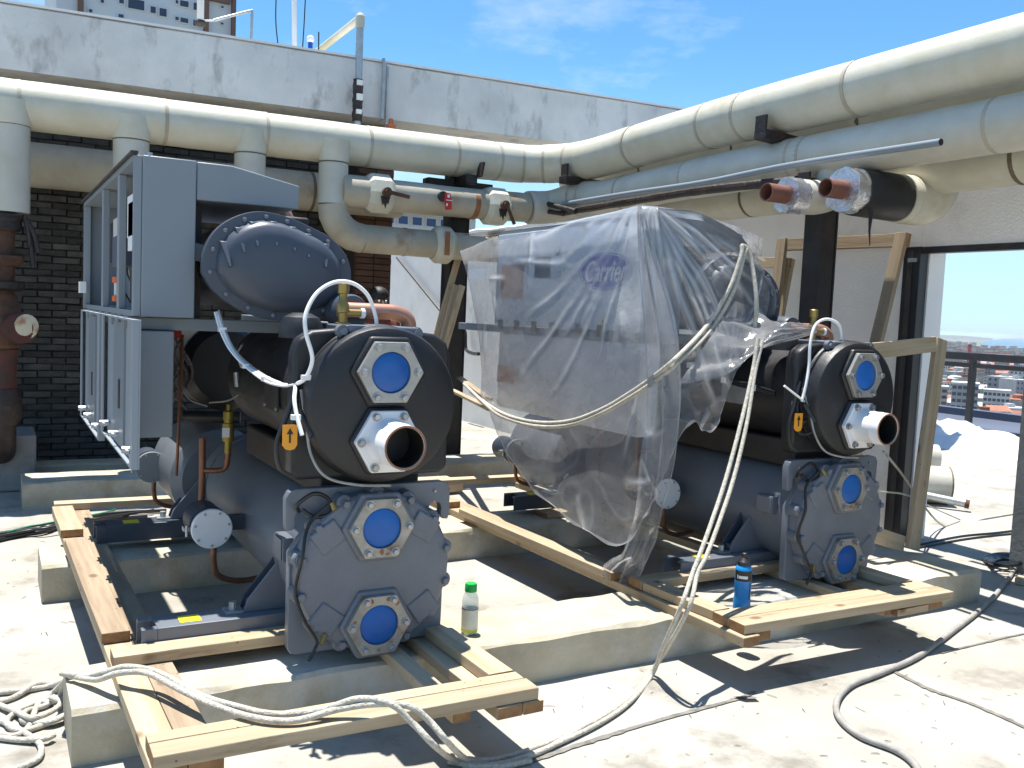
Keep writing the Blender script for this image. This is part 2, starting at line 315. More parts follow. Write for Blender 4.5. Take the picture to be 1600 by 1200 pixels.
        for i in range(n):
            j = (i+1) % n
            fs += [(i, j, n+j, n+i), (2*n+i, 3*n+i, 3*n+j, 2*n+j), (i, 2*n+i, 2*n+j, j), (n+i, n+j, 3*n+j, 3*n+i)]
        return s.add(vs, fs)
def spline(path, k):
    P = [Vector(p) for p in path]; outp = []
    if len(P) < 3: return P
    for i in range(len(P)-1):
        p0 = P[i-1] if i else P[0]*2-P[1]; p1 = P[i]; p2 = P[i+1]; p3 = P[i+2] if i+2 < len(P) else P[-1]*2-P[-2]
        for j in range(k):
            t = j/k; outp.append(0.5*((2*p1)+(p2-p0)*t+(2*p0-5*p1+4*p2-p3)*t*t+(3*p1-p0-3*p2+p3)*t**3))
    outp.append(P[-1]); return outp

def root_of(o):
    while o.parent: o = o.parent
    return o
def mesh(name, mb, mats, origin, smooth=None):
    me = bpy.data.meshes.new(name); me.from_pydata([v-origin for v in mb.v], [], mb.f); me.update()
    for mm in ([mats] if isinstance(mats, str) else mats): me.materials.append(MATS[mm])
    if any(mb.mi): me.polygons.foreach_set('material_index', mb.mi)
    import bmesh
    b = bmesh.new(); b.from_mesh(me); bmesh.ops.recalc_face_normals(b, faces=b.faces); b.to_mesh(me); b.free()
    if smooth is not None:
        me.polygons.foreach_set('use_smooth', [True]*len(me.polygons)); me.set_sharp_from_angle(angle=math.radians(smooth))
    return me
def obj(name, mb, mats, parent=None, smooth=35, bevel=0.0, seg=2, origin=None):
    org = root_of(parent).location if parent else (origin if origin is not None else Vector((0,0,0)))
    org = Vector(org)
    o = bpy.data.objects.new(name, mesh(name, mb, mats, org, smooth)); C.objects.link(o)
    if parent: o.parent = parent
    else: o.location = org
    if bevel:
        bv = o.modifiers.new('bevel', 'BEVEL'); bv.width = bevel; bv.segments = seg; bv.limit_method = 'ANGLE'; bv.angle_limit = math.radians(40)
    return o
def inst(name, me, parent, pos, rot=None):
    o = bpy.data.objects.new(name, me); C.objects.link(o); o.parent = parent
    o.location = Vector(pos)-root_of(parent).location if parent else Vector(pos)
    if rot is not None: o.rotation_euler = rot
    return o
def thing(name, label, cat, loc, group=None):
    o = bpy.data.objects.new(name, None); C.objects.link(o); o.location = Vector(loc); o.empty_display_size = .1
    return tag(o, label, cat, group)
def tag(o, label, cat, group=None):
    o['label'] = label; o['category'] = cat
    if group: o['group'] = group
    return o
def struct(o): o['kind'] = 'structure'; return o
def single(name, mb, mats, label, cat, group=None, smooth=35, bevel=0.0, seg=2):
    xs = [v.x for v in mb.v]; ys = [v.y for v in mb.v]; zs = [v.z for v in mb.v]
    o = obj(name, mb, mats, None, smooth, bevel, seg, origin=Vector(((min(xs)+max(xs))/2, (min(ys)+max(ys))/2, min(zs))))
    return tag(o, label, cat, group)
def text_mesh(body, size, matn, name, shear=0.0, extr=0.0008, sx=1.0, bold=0.0):
    cu = bpy.data.curves.new(name, 'FONT'); cu.body = body; cu.size = size; cu.shear = shear; cu.extrude = extr; cu.offset = bold; cu.align_x = 'CENTER'; cu.align_y = 'CENTER'
    to = bpy.data.objects.new(name, cu); C.objects.link(to); bpy.context.view_layer.update()
    me = bpy.data.meshes.new_from_object(to.evaluated_get(bpy.context.evaluated_depsgraph_get())); me.materials.clear(); me.materials.append(MATS[matn])
    for v in me.vertices: v.co.x *= sx
    bpy.data.objects.remove(to); return me
def hexpts(cx, cz, R, rot=0.0, rnd=0.0):
    return [(cx+R*math.cos(rot+k*math.pi/3), cz+R*math.sin(rot+k*math.pi/3)) for k in range(6)]
# ================================================================== SETTING
DX1 = 11.6
mb = MB(); mb.box((-14,-8,-.4),(DX1,24,0)); struct(obj('deck_floor', mb, 'deck_concrete', None, None))
# far land, sea, hill, low neighbouring roof
ZG = -45.0
mb = MB(); mb.box((-9000,-9000,ZG-2),(9000,20000,ZG)); struct(obj('city_ground', mb, 'city_land', None, None))
# sea: begins along a slanting shore to the right of the view
def pol(ang, d, z): a = math.radians(ang); return Vector((d*math.sin(a), d*math.cos(a), z))
mb = MB(); sh = [pol(57.0,4000,ZG+.6), pol(58.4,3500,ZG+.6), pol(75,3200,ZG+.6), pol(110,3200,ZG+.6), pol(110,45000,ZG+.6), pol(85,45000,ZG+.6), pol(59,45000,ZG+.6), pol(57.4,15000,ZG+.6), pol(56.5,8000,ZG+.6), pol(56.2,5200,ZG+.6)]
mb.add(sh, [tuple(range(len(sh)))]); struct(obj('sea', mb, 'sea_water', None, None))
mb = MB(); pts = []
for i in range(60):
    a = 20+i*.625; hgt = 12+28*max(0, noise.noise((i*.17, 3, 0)))+20*max(0, 1-abs(i-48)/14)
    pts.append((pol(a, 9000, ZG), pol(a, 9300, ZG+hgt*1.1), pol(a, 10500, ZG)))
vs = [p for t in pts for p in t]; mb.add(vs, [(3*i, 3*i+3, 3*i+4, 3*i+1) for i in range(59)]+[(3*i+1, 3*i+4, 3*i+5, 3*i+2) for i in range(59)])
struct(obj('far_hills', mb, 'far_hill', None, 60))
mb = MB(); mb.box((DX1+.3,-6,-6),(27,26,-1.2)); mb.box((26.6,-6,-1.2),(27,26,-.98))
single('neighbour_roof', mb, ['roof_blue'], 'dark blue grey flat roof of the next building, just beyond the black railing', 'roof')

# plinths (concrete sleepers), softened and chipped edges
def sleeper(x0, x1, y0, y1, h, label, skew=0.0, matn='plinth_concrete'):
    n = max(6, int((x1-x0)/.07)); R = []
    for i in range(n+1):
        x = x0+(x1-x0)*i/n; dy = skew*(x-x0)
        def j(k, a): return a*noise.noise((x*6, k*3.7, y0))
        ch = .012
        R.append([(x, y0+dy+j(1,.008), -.02), (x, y0+dy+j(2,.008), h-ch+j(3,.014)), (x, y0+dy+ch+j(4,.012)+.004, h+j(5,.008)), (x, (y0+y1)/2+dy, h+j(9,.004)),
                  (x, y1+dy-ch+j(6,.012), h+j(7,.008)), (x, y1+dy+j(8,.008), h-ch), (x, y1+dy, -.02)])
    m_ = MB(); m_.rings(R); return single('concrete_sleeper', m_, matn, label, 'concrete sleeper', 'concrete sleepers under the machines', smooth=30)
sleeper(.20, 4.42, 2.86, 3.23, .17, 'front concrete sleeper under both machines with the green capped bottle standing on it', -.004)
sleeper(.19, 4.45, 4.50, 4.87, .17, 'middle concrete sleeper crossing below both machines')
sleeper(.165, 4.3, 6.52, 6.92, .17, 'rear cream concrete sleeper behind the left pallet, beside the grey concrete block', .01)
sleeper(-.1, 2.2, 7.5, 7.72, .12, 'low worn concrete ledge at the foot of the dark brick wall')

# grey concrete block far left
p0 = atY(57,680,7.15)
mb = MB(); mb.box((-.75,7.15,0),(p0.x,7.65,p0.z)); single('concrete_block', mb, 'grey_concrete', 'big grey concrete block at the left edge below the rusty valve', 'concrete block', bevel=.015)

# roof beam: two lengths with a joint, cream soffit behind
def zt(x): return 3.372+.0225*x
def zb(x): return 2.925+.0175*x
xj = atY(603,140,7.5).x
beam = thing('concrete_beam', 'long weathered white concrete roof beam above the cream pipes', 'beam', (2,7.5,2.9))
for (xa, xb) in ((-4, xj-.006), (xj+.006, 10.0)):
    n = 24; R = []
    for i in range(n+1):
        x = xa+(xb-xa)*i/n; e = .006*noise.noise((x*3, 0, 1))
        R.append([(x,7.5+e,zb(x)),(x,7.5+e*.5,zt(x)-.012+e),(x,7.515,zt(x)+e),(x,7.9,zt(x)),(x,7.9,zb(x))])
    m_ = MB(); m_.rings(R); obj('beam_length', m_, 'beam_concrete', beam, 30)
    m_ = MB(); m_.hexa([(xa,7.49,zt(xa)+.004),(xb,7.49,zt(xb)+.004),(xb,7.92,zt(xb)+.004),(xa,7.92,zt(xa)+.004),(xa,7.49,zt(xa)+.02),(xb,7.49,zt(xb)+.02),(xb,7.92,zt(xb)+.02),(xa,7.92,zt(xa)+.02)]); obj('sunlit_edge', m_, 'white_paint', beam, None)  # white strip painted in for the sunlit upper edge of the beam
mb = MB(); mb.box((-4,7.902,2.94),(3.4,10.5,3.3)); mb.box((3.4,7.902,3.0),(10,8.2,3.3)); obj('roof_slab', mb, 'soffit_paint', beam, None)

# brick wall: every brick in the open left part on its own, the rest joined
WY = 8.0
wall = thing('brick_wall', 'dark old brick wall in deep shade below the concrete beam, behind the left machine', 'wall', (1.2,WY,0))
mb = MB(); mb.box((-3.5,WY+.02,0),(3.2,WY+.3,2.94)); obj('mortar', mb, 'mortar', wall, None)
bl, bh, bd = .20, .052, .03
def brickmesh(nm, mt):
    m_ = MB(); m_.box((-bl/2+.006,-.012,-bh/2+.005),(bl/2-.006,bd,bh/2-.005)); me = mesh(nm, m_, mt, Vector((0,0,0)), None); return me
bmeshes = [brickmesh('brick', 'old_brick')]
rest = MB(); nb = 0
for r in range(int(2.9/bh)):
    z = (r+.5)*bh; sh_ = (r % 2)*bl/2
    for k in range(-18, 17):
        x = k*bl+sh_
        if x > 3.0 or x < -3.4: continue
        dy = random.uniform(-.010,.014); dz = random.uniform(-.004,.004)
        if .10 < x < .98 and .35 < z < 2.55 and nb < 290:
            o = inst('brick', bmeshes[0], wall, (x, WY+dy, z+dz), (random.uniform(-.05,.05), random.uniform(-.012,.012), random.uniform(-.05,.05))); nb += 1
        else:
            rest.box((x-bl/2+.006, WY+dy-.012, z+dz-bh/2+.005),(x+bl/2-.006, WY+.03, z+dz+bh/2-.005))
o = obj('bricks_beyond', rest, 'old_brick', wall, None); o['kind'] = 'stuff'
pier = MB()
pr = thing('brick_pier', 'reddish brown brick pier closing the right end of the dark brick wall', 'pier', (3.0,7.8,0))
px0, px1 = atY(556,400,7.75).x, atY(611,400,7.75).x
mb = MB(); mb.box((px0+.008,7.758,0),(px1-.008,8.3,2.93)); obj('mortar', mb, 'mortar', pr, None)
pm = MB(); pm.box((-.13/2,-.012,-.024),(.13/2,.05,.024)); pme = mesh('brick', pm, 'red_brick', Vector((0,0,0)), None)
wd = px1-px0; nbx = max(2, int(wd/.135))
pmm = MB(); pmm.box((-wd/nbx/2+.004,-.012,-.023),(wd/nbx/2-.004,.05,.023)); pme = mesh('brick', pmm, 'red_brick', Vector((0,0,0)), None)
for r in range(int(2.9/.055)):
    for k in range(nbx): inst('brick', pme, pr, (px0+(k+.5)*wd/nbx, 7.75+random.uniform(-.006,.006), (r+.5)*.055))

# right hand wall with a doorway
RX, RT_ = 5.2, 5.42
topz = 2.40
jy0, jy1 = 3.18, 3.93
rw = thing('plaster_wall', 'off white plaster wall with a doorway on the right, behind the right machine', 'wall', (5.3,6,0))
lz = atX(1450,388,RX).z+.012
mb = MB(); n = 60; R = []
for i in range(n+1):
    y = jy1+(14-jy1)*i/n; e = .02*noise.noise((y*2.1, 0, 4))
    R.append([(RX,y,0),(RX,y,topz-.02+e),(RX+.02,y,topz+e),(RT_,y,topz+e*.5),(RT_,y,0)])
mb.rings(R); obj('wall_panel', mb, 'wall_plaster', rw, 30)
mb = MB(); R = []
for i in range(31):
    y = jy1-.002-(jy1+5)*i/30; e = .02*noise.noise((y*2.1, 0, 4))
    R.append([(RX,y,lz),(RX,y,topz-.02+e),(RX+.02,y,topz+e),(RT_,y,topz+e*.5),(RT_,y,lz)])
mb.rings(R); obj('lintel', mb, 'wall_plaster', rw, 30)
mb = MB(); mb.box((RX,-4,0),(RT_,jy0,lz-.002)); obj('door_jamb', mb, 'grey_concrete', rw, None)
fr = thing('door_frame', 'black steel door frame lining the open doorway in the plaster wall', 'door frame', (5.2,3.6,0))
mb = MB(); mb.box((RX-.03,jy1-.02,0),(RX+.05,jy1+.105,lz+.0)); obj('jamb_post', mb, 'frame_black', fr, None, bevel=.004)
mb = MB(); mb.box((RX-.012,jy1+.03,0),(RX-.034,jy1+.07,lz-.03)); obj('jamb_strip', mb, 'black_steel', fr, None)
mb = MB(); mb.box((RX-.025,-2,lz-.045),(RX+.05,jy1-.022,lz-.002)); obj('head_bar', mb, 'frame_black', fr, None, bevel=.004)
mb = MB(); mb.box((RX+.052,jy1-.03,0),(RT_-.01,jy1-.003,lz-.004)); obj('reveal_board', mb, 'white_paint', fr, None)
mb = MB(); mb.box((RX-.045,jy1+.0,lz-.10),(RX-.03,jy1+.06,lz-.075)); obj('latch_plate', mb, 'galvanised', fr, None)

# ---------------------------------------------------------------- steel columns
def column(x, y, w_, d_, z1, label):
    t = thing('steel_column', label, 'column', (x,y,0), 'black steel columns carrying the pipes')
    m_ = MB(); m_.box((x-w_/2,y-d_/2,0),(x-w_/2+.012,y+d_/2,z1)); m_.box((x+w_/2-.012,y-d_/2,0),(x+w_/2,y+d_/2,z1)); m_.box((x-w_/2+.0125,y-.006,0),(x+w_/2-.0125,y+.006,z1)); obj('column_shaft', m_, 'black_steel', t, None, bevel=.003)
    m_ = MB(); m_.box((x-w_/2+.0125,y-d_/2+.01,.01),(x+w_/2-.0125,y-d_/2+.018,z1)); obj('face_plate', m_, 'black_steel', t, None)
    m_ = MB(); m_.box((x-w_/2-.05,y-d_/2-.05,0),(x+w_/2+.05,y+d_/2+.05,.015)); obj('base_plate', m_, 'black_steel', t, None)
    return t
c1 = atY(707,500,7.15)
column(c1.x, 7.15, .17, .17, 2.55, 'black steel column left of the wrapped machine with thin wooden laths leaning on it')
c2 = atY(1278,430,4.35)
column(c2.x, 4.35, .15, .15, 2.62, 'black steel column against the plaster wall behind the right water heads')
column(c2.x+.02, .9, .15, .15, 2.6, 'black steel column standing out of view to the right')

# ---------------------------------------------------------------- insulated pipes
def pipe_run(parent, path, r, cuts, m1='insulation', seam='tape_dark', k=8, seg=28, jitter=.02):
    """sections between cut fractions, each its own part with a slightly different girth, and a dark tape ring at each joint"""
    P = spline(path, k); n = len(P); cum = [0]
    for i in range(1, n): cum.append(cum[-1]+(P[i]-P[i-1]).length)
    tot = cum[-1]
    def at(s):
        s = max(0, min(tot, s))
        for i in range(1, n):
            if cum[i] >= s: return P[i-1].lerp(P[i], (s-cum[i-1])/max(1e-9, cum[i]-cum[i-1]))
        return P[-1]
    cs = [0]+list(cuts)+[tot]
    for a, b in zip(cs[:-1], cs[1:]):
        g = .0035
        s0, s1 = a+(g if a else 0), b-(g if b < tot else 0)
        mids = [c for c in cum if s0+.01 < c < s1-.01]
        ss = [s0]+mids+[s1]
        if len(ss) < 4: ss = [s0+(s1-s0)*q/4 for q in range(5)]
        rr = r*(1+random.uniform(-jitter, jitter)); path2 = [at(q) for q in ss]
        ph = random.random()*9
        m_ = MB(); m_.tube(path2, lambda t: rr*(1+.008*noise.noise((t*6, ph, 0))-(.012 if (t < .001 or t > .999) else 0)), seg, 0); obj('pipe_section', m_, random.choice([m1]) , parent, 40)
    for c in cuts:
        a, b = at(c-.012), at(c+.012)
        m_ = MB(); m_.cyl(a, b, r*1.010, seg); obj('joint_tape', m_, seam, parent, 40)
    return tot
HDR = []
# header A+B
tA = thing('insulated_pipe', 'uppermost cream header pipe below the beam, turning the corner, four branches dropping from it', 'pipe', (4,7,2.6), 'cream insulated pipes')
yA = 7.0; xB = 4.32
path = [(-3,yA,2.575),(-1,yA,2.59),(1,yA,2.615),(2.6,yA,2.635),(3.7,yA,2.655),(3.98,yA-.035,2.662),(4.2,yA-.19,2.67),(4.305,yA-.42,2.678),(xB,yA-.75,2.685),(xB,5.2,2.725),(xB,3.6,2.745),(xB,2.0,2.765),(xB,-1,2.80)]
L0 = 6.7
pipe_run(tA, path, .160, [1.6,3.15,4.05,4.75,5.55,6.3,L0,6.95,7.15,7.4,8.25,9.1,9.45,10.35,11.6], 'insulation', 'insulation_dirty')
def riser(parent, px, y, z0, z1, r, cut, mt='insulation_grey'):
    x = atY(px, 230, y).x
    m_ = MB(); m_.cyl((x,y,cut+.002),(x,y,z1),r,28); obj('branch', m_, mt, parent, 40)
    m_ = MB(); m_.lathe((x,y,cut-.006),(0,0,1),[(0,r*1.012),(.010,r*1.012)],28); obj('joint_tape', m_, 'tape_dark', parent, 40)
    m_ = MB(); m_.cyl((x,y,z0),(x,y,cut-.006),r*.995,28); obj('branch', m_, mt, parent, 40)
    m_ = MB(); m_.lathe((x,y,z1-.10),(0,0,1),[(0,r*1.005),(.03,r*1.06),(.16,r*1.08)],28,False,False); obj('branch_collar', m_, 'insulation', parent, 40)
    return x
riser(tA, 14, yA-.06, atY(15,333,yA).z, 2.55, .125, atY(15,198,yA).z)
riser(tA, 205, yA-.06, 1.2, 2.55, .118, atY(205,222,yA).z)
riser(tA, 391, yA-.06, 1.5, 2.57, .112, atY(391,243,yA).z)
zC = atY(600,377,yA).z
xr = riser(tA, 522, yA-.10, zC+.24, 2.57, .112, atY(522,258,yA).z)
# elbow C (mitred lobster-back) and run C
tC = thing('insulated_pipe', 'lower cream pipe leaving a mitred elbow behind the oval compressor cover', 'pipe', (xr,yA-.1,zC), 'cream insulated pipes')
rad = .24; yc = yA-.10
pe = [(xr+rad-rad*math.cos(math.pi/2*k/5), yc, zC+rad-rad*math.sin(math.pi/2*k/5)) for k in range(6)]
for k in range(5):
    q0, q1 = Vector(pe[k]), Vector(pe[k+1]); dq = (q1-q0)
    pts_ = [Vector(pe[k-1]) if k else q0+V(0,0,.05), q0, q1, Vector(pe[k+2]) if k < 4 else q1+V(.05,0,0)]
    R = []
    for pt_, tg_ in ((q0,(q1-pts_[0]).normalized()),(q1,(pts_[3]-q0).normalized())):
        e1 = V(0,1,0); e2 = tg_.cross(e1).normalized(); st_ = 1/max(.9, abs(tg_.dot(dq.normalized())))
        R.append([pt_+(e1*math.cos(2*math.pi*i/28)+e2*st_*math.sin(2*math.pi*i/28))*(.1135+.0012*(k % 2)) for i in range(28)])
    m_ = MB(); m_.rings(R); obj('elbow_gore', m_, 'insulation_dirty', tC, 30)
pipe_run(tC, [(xr+rad,yc,zC),(xr+.6,yc,zC),(xr+1.2,yc,zC+.0),(xr+2.2,yc,zC+.01)], .112, [.36,.62,.95], 'insulation_dirty', 'insulation_dirty')
def wafer(parent, px, py, y, z, r, w_, seg=8, mt='insulation'):
    x = atY(px, py, y).x
    prof = [(-w_/2-.03, r*.80),(-w_/2, r*.97),(-w_/2+.006,r),(w_/2-.006,r),(w_/2,r*.97),(w_/2+.03,r*.80)]
    m_ = MB(); m_.lathe((x,y,z),(1,0,0),prof,24 if seg > 8 else 10); obj('valve_jacket', m_, mt, parent, 20); return x
wafer(tC, 690, 383, yc, zC, .152, .11, 24)
m_ = MB(); xx = atY(688,385,yc).x; m_.box((xx-.03,yc-.156,zC-.09),(xx+.012,yc-.150,zC+.10)); obj('rust_streak', m_, 'rust_stain', tC, None)
# D run with two valves
zD = atY(690,314,yA-.12).z; yd = yA-.12
tD = thing('insulated_pipe', 'cream pipe with two jacketed valves, rusty levers and a red tag', 'pipe', (3.2,yd,zD), 'cream insulated pipes')
pipe_run(tD, [(xr+.05,yd,zD),(xr+.7,yd,zD),(3.4,yd,zD+.005),(3.95,yd,zD+.02)], .122, [.42,.78,1.22], 'insulation_dirty', 'insulation_dirty')
for (px, py, ang) in ((590,303,.15),(772,316,1.15)):
    x = wafer(tD, px, py, yd, zD, .158, .15)
    y0 = yd-.155
    m_ = MB(); m_.cyl((x+.01,y0-.002,zD),(x+.01,y0-.04,zD),.036,14); m_.cyl((x+.01,y0-.04,zD),(x+.01,y0-.06,zD),.024,14); s_ = obj('valve_stem', m_, 'rust', tD, 30)
    d = Vector((math.cos(ang), -.1, -math.sin(ang)))
    m_ = MB(); m_.bar(Vector((x+.01,y0-.05,zD)), Vector((x+.01,y0-.05,zD))+d*.17, .030, .010, up=(0,1,0)); obj('lever', m_, 'rust', s_, None, bevel=.003)
    m_ = MB(); m_.prism([(x-.03,zD-.03),(x+.045,zD-.03),(x+.03,zD-.09),(x+.02,zD-.075),(x+.008,zD-.125),(x-.004,zD-.08),(x-.016,zD-.10)],'y',y0-.002,y0+.006); obj('grime_streak', m_, 'tar_black', tD, None)
xt = atY(684,315,yd).x
m_ = MB(); m_.cyl((xt-.02,yd-.11,zD+.02),(xt-.02,yd-.15,zD+.02),.04,14); obj('tapping_cap', m_, 'black_steel', tD, 30)
m_ = MB(); m_.prism([(xt-.01,zD+.05),(xt+.035,zD+.045),(xt+.05,zD+.0),(xt+.052,zD-.08),(xt+.0,zD-.085),(xt-.012,zD-.01)],'y',yd-.158,yd-.150); g_ = obj('red_tag', m_, 'red_plastic', tD, None)
m_ = MB(); m_.box((xt-.0,yd-.162,zD-.012),(xt+.052,yd-.159,zD-.006)); m_.box((xt+.002,yd-.162,zD-.055),(xt+.014,yd-.159,zD-.035)); m_.box((xt+.01,yd-.162,zD+.012),(xt+.03,yd-.159,zD+.035)); obj('tag_marking', m_, 'sticker_white', g_, None)
xs = atY(738,310,yd).x
m_ = MB(); m_.lathe((xs,yd,zD),(1,0,0),[(-.022,.1245),(.022,.1245)],28); obj('rust_band', m_, 'rust_stain', tD, 40)
# E: lower pipe on the right, from the corner
tE = thing('insulated_pipe', 'lower pale pipe on the right under the header, grey conduit tied along it', 'pipe', (4.3,4,2.4), 'cream insulated pipes')
zE = 2.385
pipe_run(tE, [(3.97,yd,zD+.022),(4.2,yd-.02,zD+.05),(xB+.0,yd-.28,zD+.11),(xB+.02,yd-.7,zE-.03),(xB+.02,5.2,zE+.0),(xB+.02,3.6,zE+.015),(xB+.02,1.5,zE+.03),(xB+.02,-1,zE+.05)], .138, [.5,.62,1.15,1.95,2.95,3.04,4.25,5.4], 'insulation_grey', 'insulation_dirty')
# inner parallel pipes
tF = thing('insulated_pipe', 'inner yellowish insulated pipe half hidden behind the header on the right side', 'pipe', (4.75,4,2.6), 'cream insulated pipes')
pipe_run(tF, [(4.75,7.4,2.63),(4.75,5,2.66),(4.75,3,2.68),(4.75,-1,2.72)], .155, [1.2,2.3,3.4,4.5], 'insulation', 'tape_dark')
tG = thing('insulated_pipe', 'inner yellowish insulated pipe half hidden behind the lower pale pipe on the right', 'pipe', (4.75,4,2.3), 'cream insulated pipes')
pipe_run(tG, [(4.75,7.4,2.25),(4.75,5,2.28),(4.75,3,2.31),(4.75,-1,2.34)], .140, [1.3,2.4,3.0,4.4], 'insulation', 'tape_dark')
# second shaded header behind the first
tH = thing('insulated_pipe', 'dim shaded insulated pipe along the dark brick wall behind the branches', 'pipe', (1,7.6,2.2), 'cream insulated pipes')
zH = atY(110,262,7.62).z
pipe_run(tH, [(-3,7.62,zH-.04),(0,7.62,zH-.01),(1.5,7.62,zH),(3.1,7.62,zH+.02)], .16, [2.2,4.1,5.3], 'insulation_dirty', 'tape_dark')
# stub pipes hanging from the right runs
def stub(px_e, py_e, px_b, xb_, zt_, wrap, label):
    y = xb_/math.tan(yaw+math.atan((px_b-CX)/F)); e = atY(px_e, py_e, y); z = e.z; x0 = e.x
    t = thing('capped_stub' if 0 else 'stub_pipe', label, 'pipe', (xb_,y,z), 'open rusty stub pipes')
    r = .052
    m_ = MB(); m_.lathe((x0,y,z),(1,0,0),[(0,r*.86),(0,r),(.26,r),(.26,r*.86),(0,r*.86)],24,False,False); m_.lathe((x0+.20,y,z),(1,0,0),[(0,r*.85),(.01,r*.85)],20); obj('rusty_pipe_end', m_, 'rust_pipe', t, 40)
    R = []; L_ = xb_-x0-.02
    return t, x0, y, z, r
t, x0, y, z, r = stub(1197,300,1282,xB+.02,2.3,False,'shorter open rusty stub pipe with crumpled foil collar under the lower pale pipe')
def crumple(x0, x1, y, z, r, seed, amp=.012):
    m_ = MB(); R = []; n = 26
    for i, f in enumerate((0, .0, .35, .7, 1.0)):
        ring = []
        for k in range(n):
            a = 2*math.pi*k/n; q = r*(.50 if i == 0 else (.96+.12*noise.noise((seed, k*.9, i*1.3))))
            ring.append((x0+(x1-x0)*f+amp*noise.noise((seed+4, k*.8, i)), y+q*math.cos(a), z+q*math.sin(a)))
        R.append(ring)
    m_.rings(R); return m_
obj('foil_collar', crumple(x0+.15, x0+.26, y, z, .105, 3), 'foil', t, 25)
m_ = MB(); m_.tube([(x0+.24,y,z),(xB-.12,y,z+.01),(xB+.0,y,z+.06),(xB+.03,y,z+.20)], .100, 24, 5); obj('insulated_bend', m_, 'insulation_grey', t, 40)
t, x0, y, z, r = stub(1290,293,1418,4.75,2.3,True,'longer rusty stub pipe with black foam sleeve and foil ruff before a cream elbow')
obj('foil_collar', crumple(x0+.13, x0+.24, y, z, .128, 11), 'foil', t, 25)
m_ = MB(); R = []
m_.lathe((x0+.22,y,z),(1,0,0),[(0,.126),(.01,.132),(.30,.134),(.36,.132),(.37,.10)],30); obj('foam_sleeve', m_, 'foam_black', t, 40)
m_ = MB(); m_.prism([(x0+.24,z-.10),(x0+.275,z-.11),(x0+.262,z-.22),(x0+.268,z-.30),(x0+.25,z-.22)],'y',y-.10,y-.094); obj('loose_flap', m_, 'foam_black', t, None)
m_ = MB(); m_.lathe((x0+.585,y,z),(1,0,0),[(0,.12),(0,.138),(.07,.140)],30); obj('insulation_ring', m_, 'insulation', t, 40)
m_ = MB(); m_.tube([(x0+.64,y,z),(4.74,y,z+.005),(4.83,y,z+.05),(4.86,y,z+.15),(4.84,y,z+.30)], .142, 28, 5); obj('insulated_bend', m_, 'insulation', t, 40)

# ---------------------------------------------------------------- brackets, rods, conduits
def bracket(a, b, w_, h_, label, lugs):
    a, b = Vector(a), Vector(b)
    t = thing('pipe_bracket', label, 'bracket', (a+b)/2, 'black pipe brackets')
    m_ = MB(); m_.bar(a, b, w_, h_); obj('bracket_arm', m_, 'tar_black', t, None, bevel=.006)
    for l0, l1 in lugs:
        m_ = MB(); m_.bar(l0, l1, w_*.9, .02, up=(1,0,0)); obj('bracket_lug', m_, 'tar_black', t, None, bevel=.004)
yb = 4.32
bracket((4.12,yb,2.545),(4.98,yb,2.50),.10,.06,'tarry black bracket under the header above the right steel column',[((4.13,yb,2.56),(4.13,yb,2.66))])
bracket((4.16,3.98,2.225),(4.80,3.98,2.18),.10,.05,'tarry black bracket below the lower pale pipe near the rusty stubs',[((4.17,3.98,2.24),(4.17,3.98,2.28))])
bracket((4.10,6.55,2.50),(4.95,6.62,2.50),.10,.06,'tarry black bracket under the header close to the pipe corner',[((4.12,6.55,2.50),(4.12,6.55,2.63))])
bracket((c1.x-.02,6.84,2.46),(c1.x+.0,7.6,2.46),.10,.07,'tarry black bracket below the header on top of the left steel column',[((c1.x+.04,6.83,2.48),(c1.x+.06,6.83,2.60))])
m_ = MB(); m_.box((c1.x-.30,7.08,2.40),(c1.x+.3,7.2,2.47)); single('cross_arm', m_, 'black_steel', 'short black cross arm on the left steel column below the header pipe', 'bracket')
xg = 4.13
gp = [atX(1470,222,xg), atX(1236,258,xg), atX(1100,285,xg), atX(985,302,xg), atX(880,319,xg)]
m_ = MB(); m_.tube(gp, .019, 12, 6); cnd = thing('grey_conduit','slim grey conduit with an open end, lying along the lower pale pipe','conduit', gp[0]); obj('conduit_tube', m_, 'cabinet_paint', cnd, 40)
dd = (gp[0]-gp[1]).normalized(); m_ = MB(); m_.cyl(gp[0]+dd*.001, gp[0]+dd*.003, .017, 12); obj('open_end', m_, 'print_black', cnd, 40)
rp = [atX(1245,282,4.18), atX(1100,297,4.18), atX(990,314,4.18), atX(880,332,4.18)]
m_ = MB(); m_.tube(rp, lambda t: .030+.007*noise.noise((t*30,0,0)), 10, 8); single('rusty_rail', m_, 'tar_black', 'flaking rusty dark rail slung under the lower pale pipe, just above the plastic wrap', 'rail')
q = atX(868,318,4.10); q2 = atX(848,325,4.1)
m_ = MB(); m_.tube([atX(842,315,4.1),atX(868,322,4.1),atX(900,330,4.12)], .022, 10, 4); m_.tube([atX(838,328,4.1),atX(880,334,4.12)], .02, 10, 4); single('tarred_hanger', m_, 'tar_black', 'tarred black hanger ends where the rusty rail meets the pipe corner', 'hanger')
m_ = MB(); m_.tube([atX(1452,268,5.1),atX(1600,243,5.1),atX(1700,225,5.1)], .022, 12, 3); wc = single('wall_conduit', m_, 'galvanised', 'galvanised conduit along the top of the plaster wall above the doorway', 'conduit')
m_ = MB(); a = atX(1088,322,5.15); m_.tube([a+V(0,.6,.01), a+V(0,.1,.01), a+V(0,0,.03), a+V(0,-.08,.03)], .022, 10, 4); single('parapet_cable', m_, 'frame_black', 'short dark cable bend on top of the plaster wall behind the plastic wrap', 'cable')

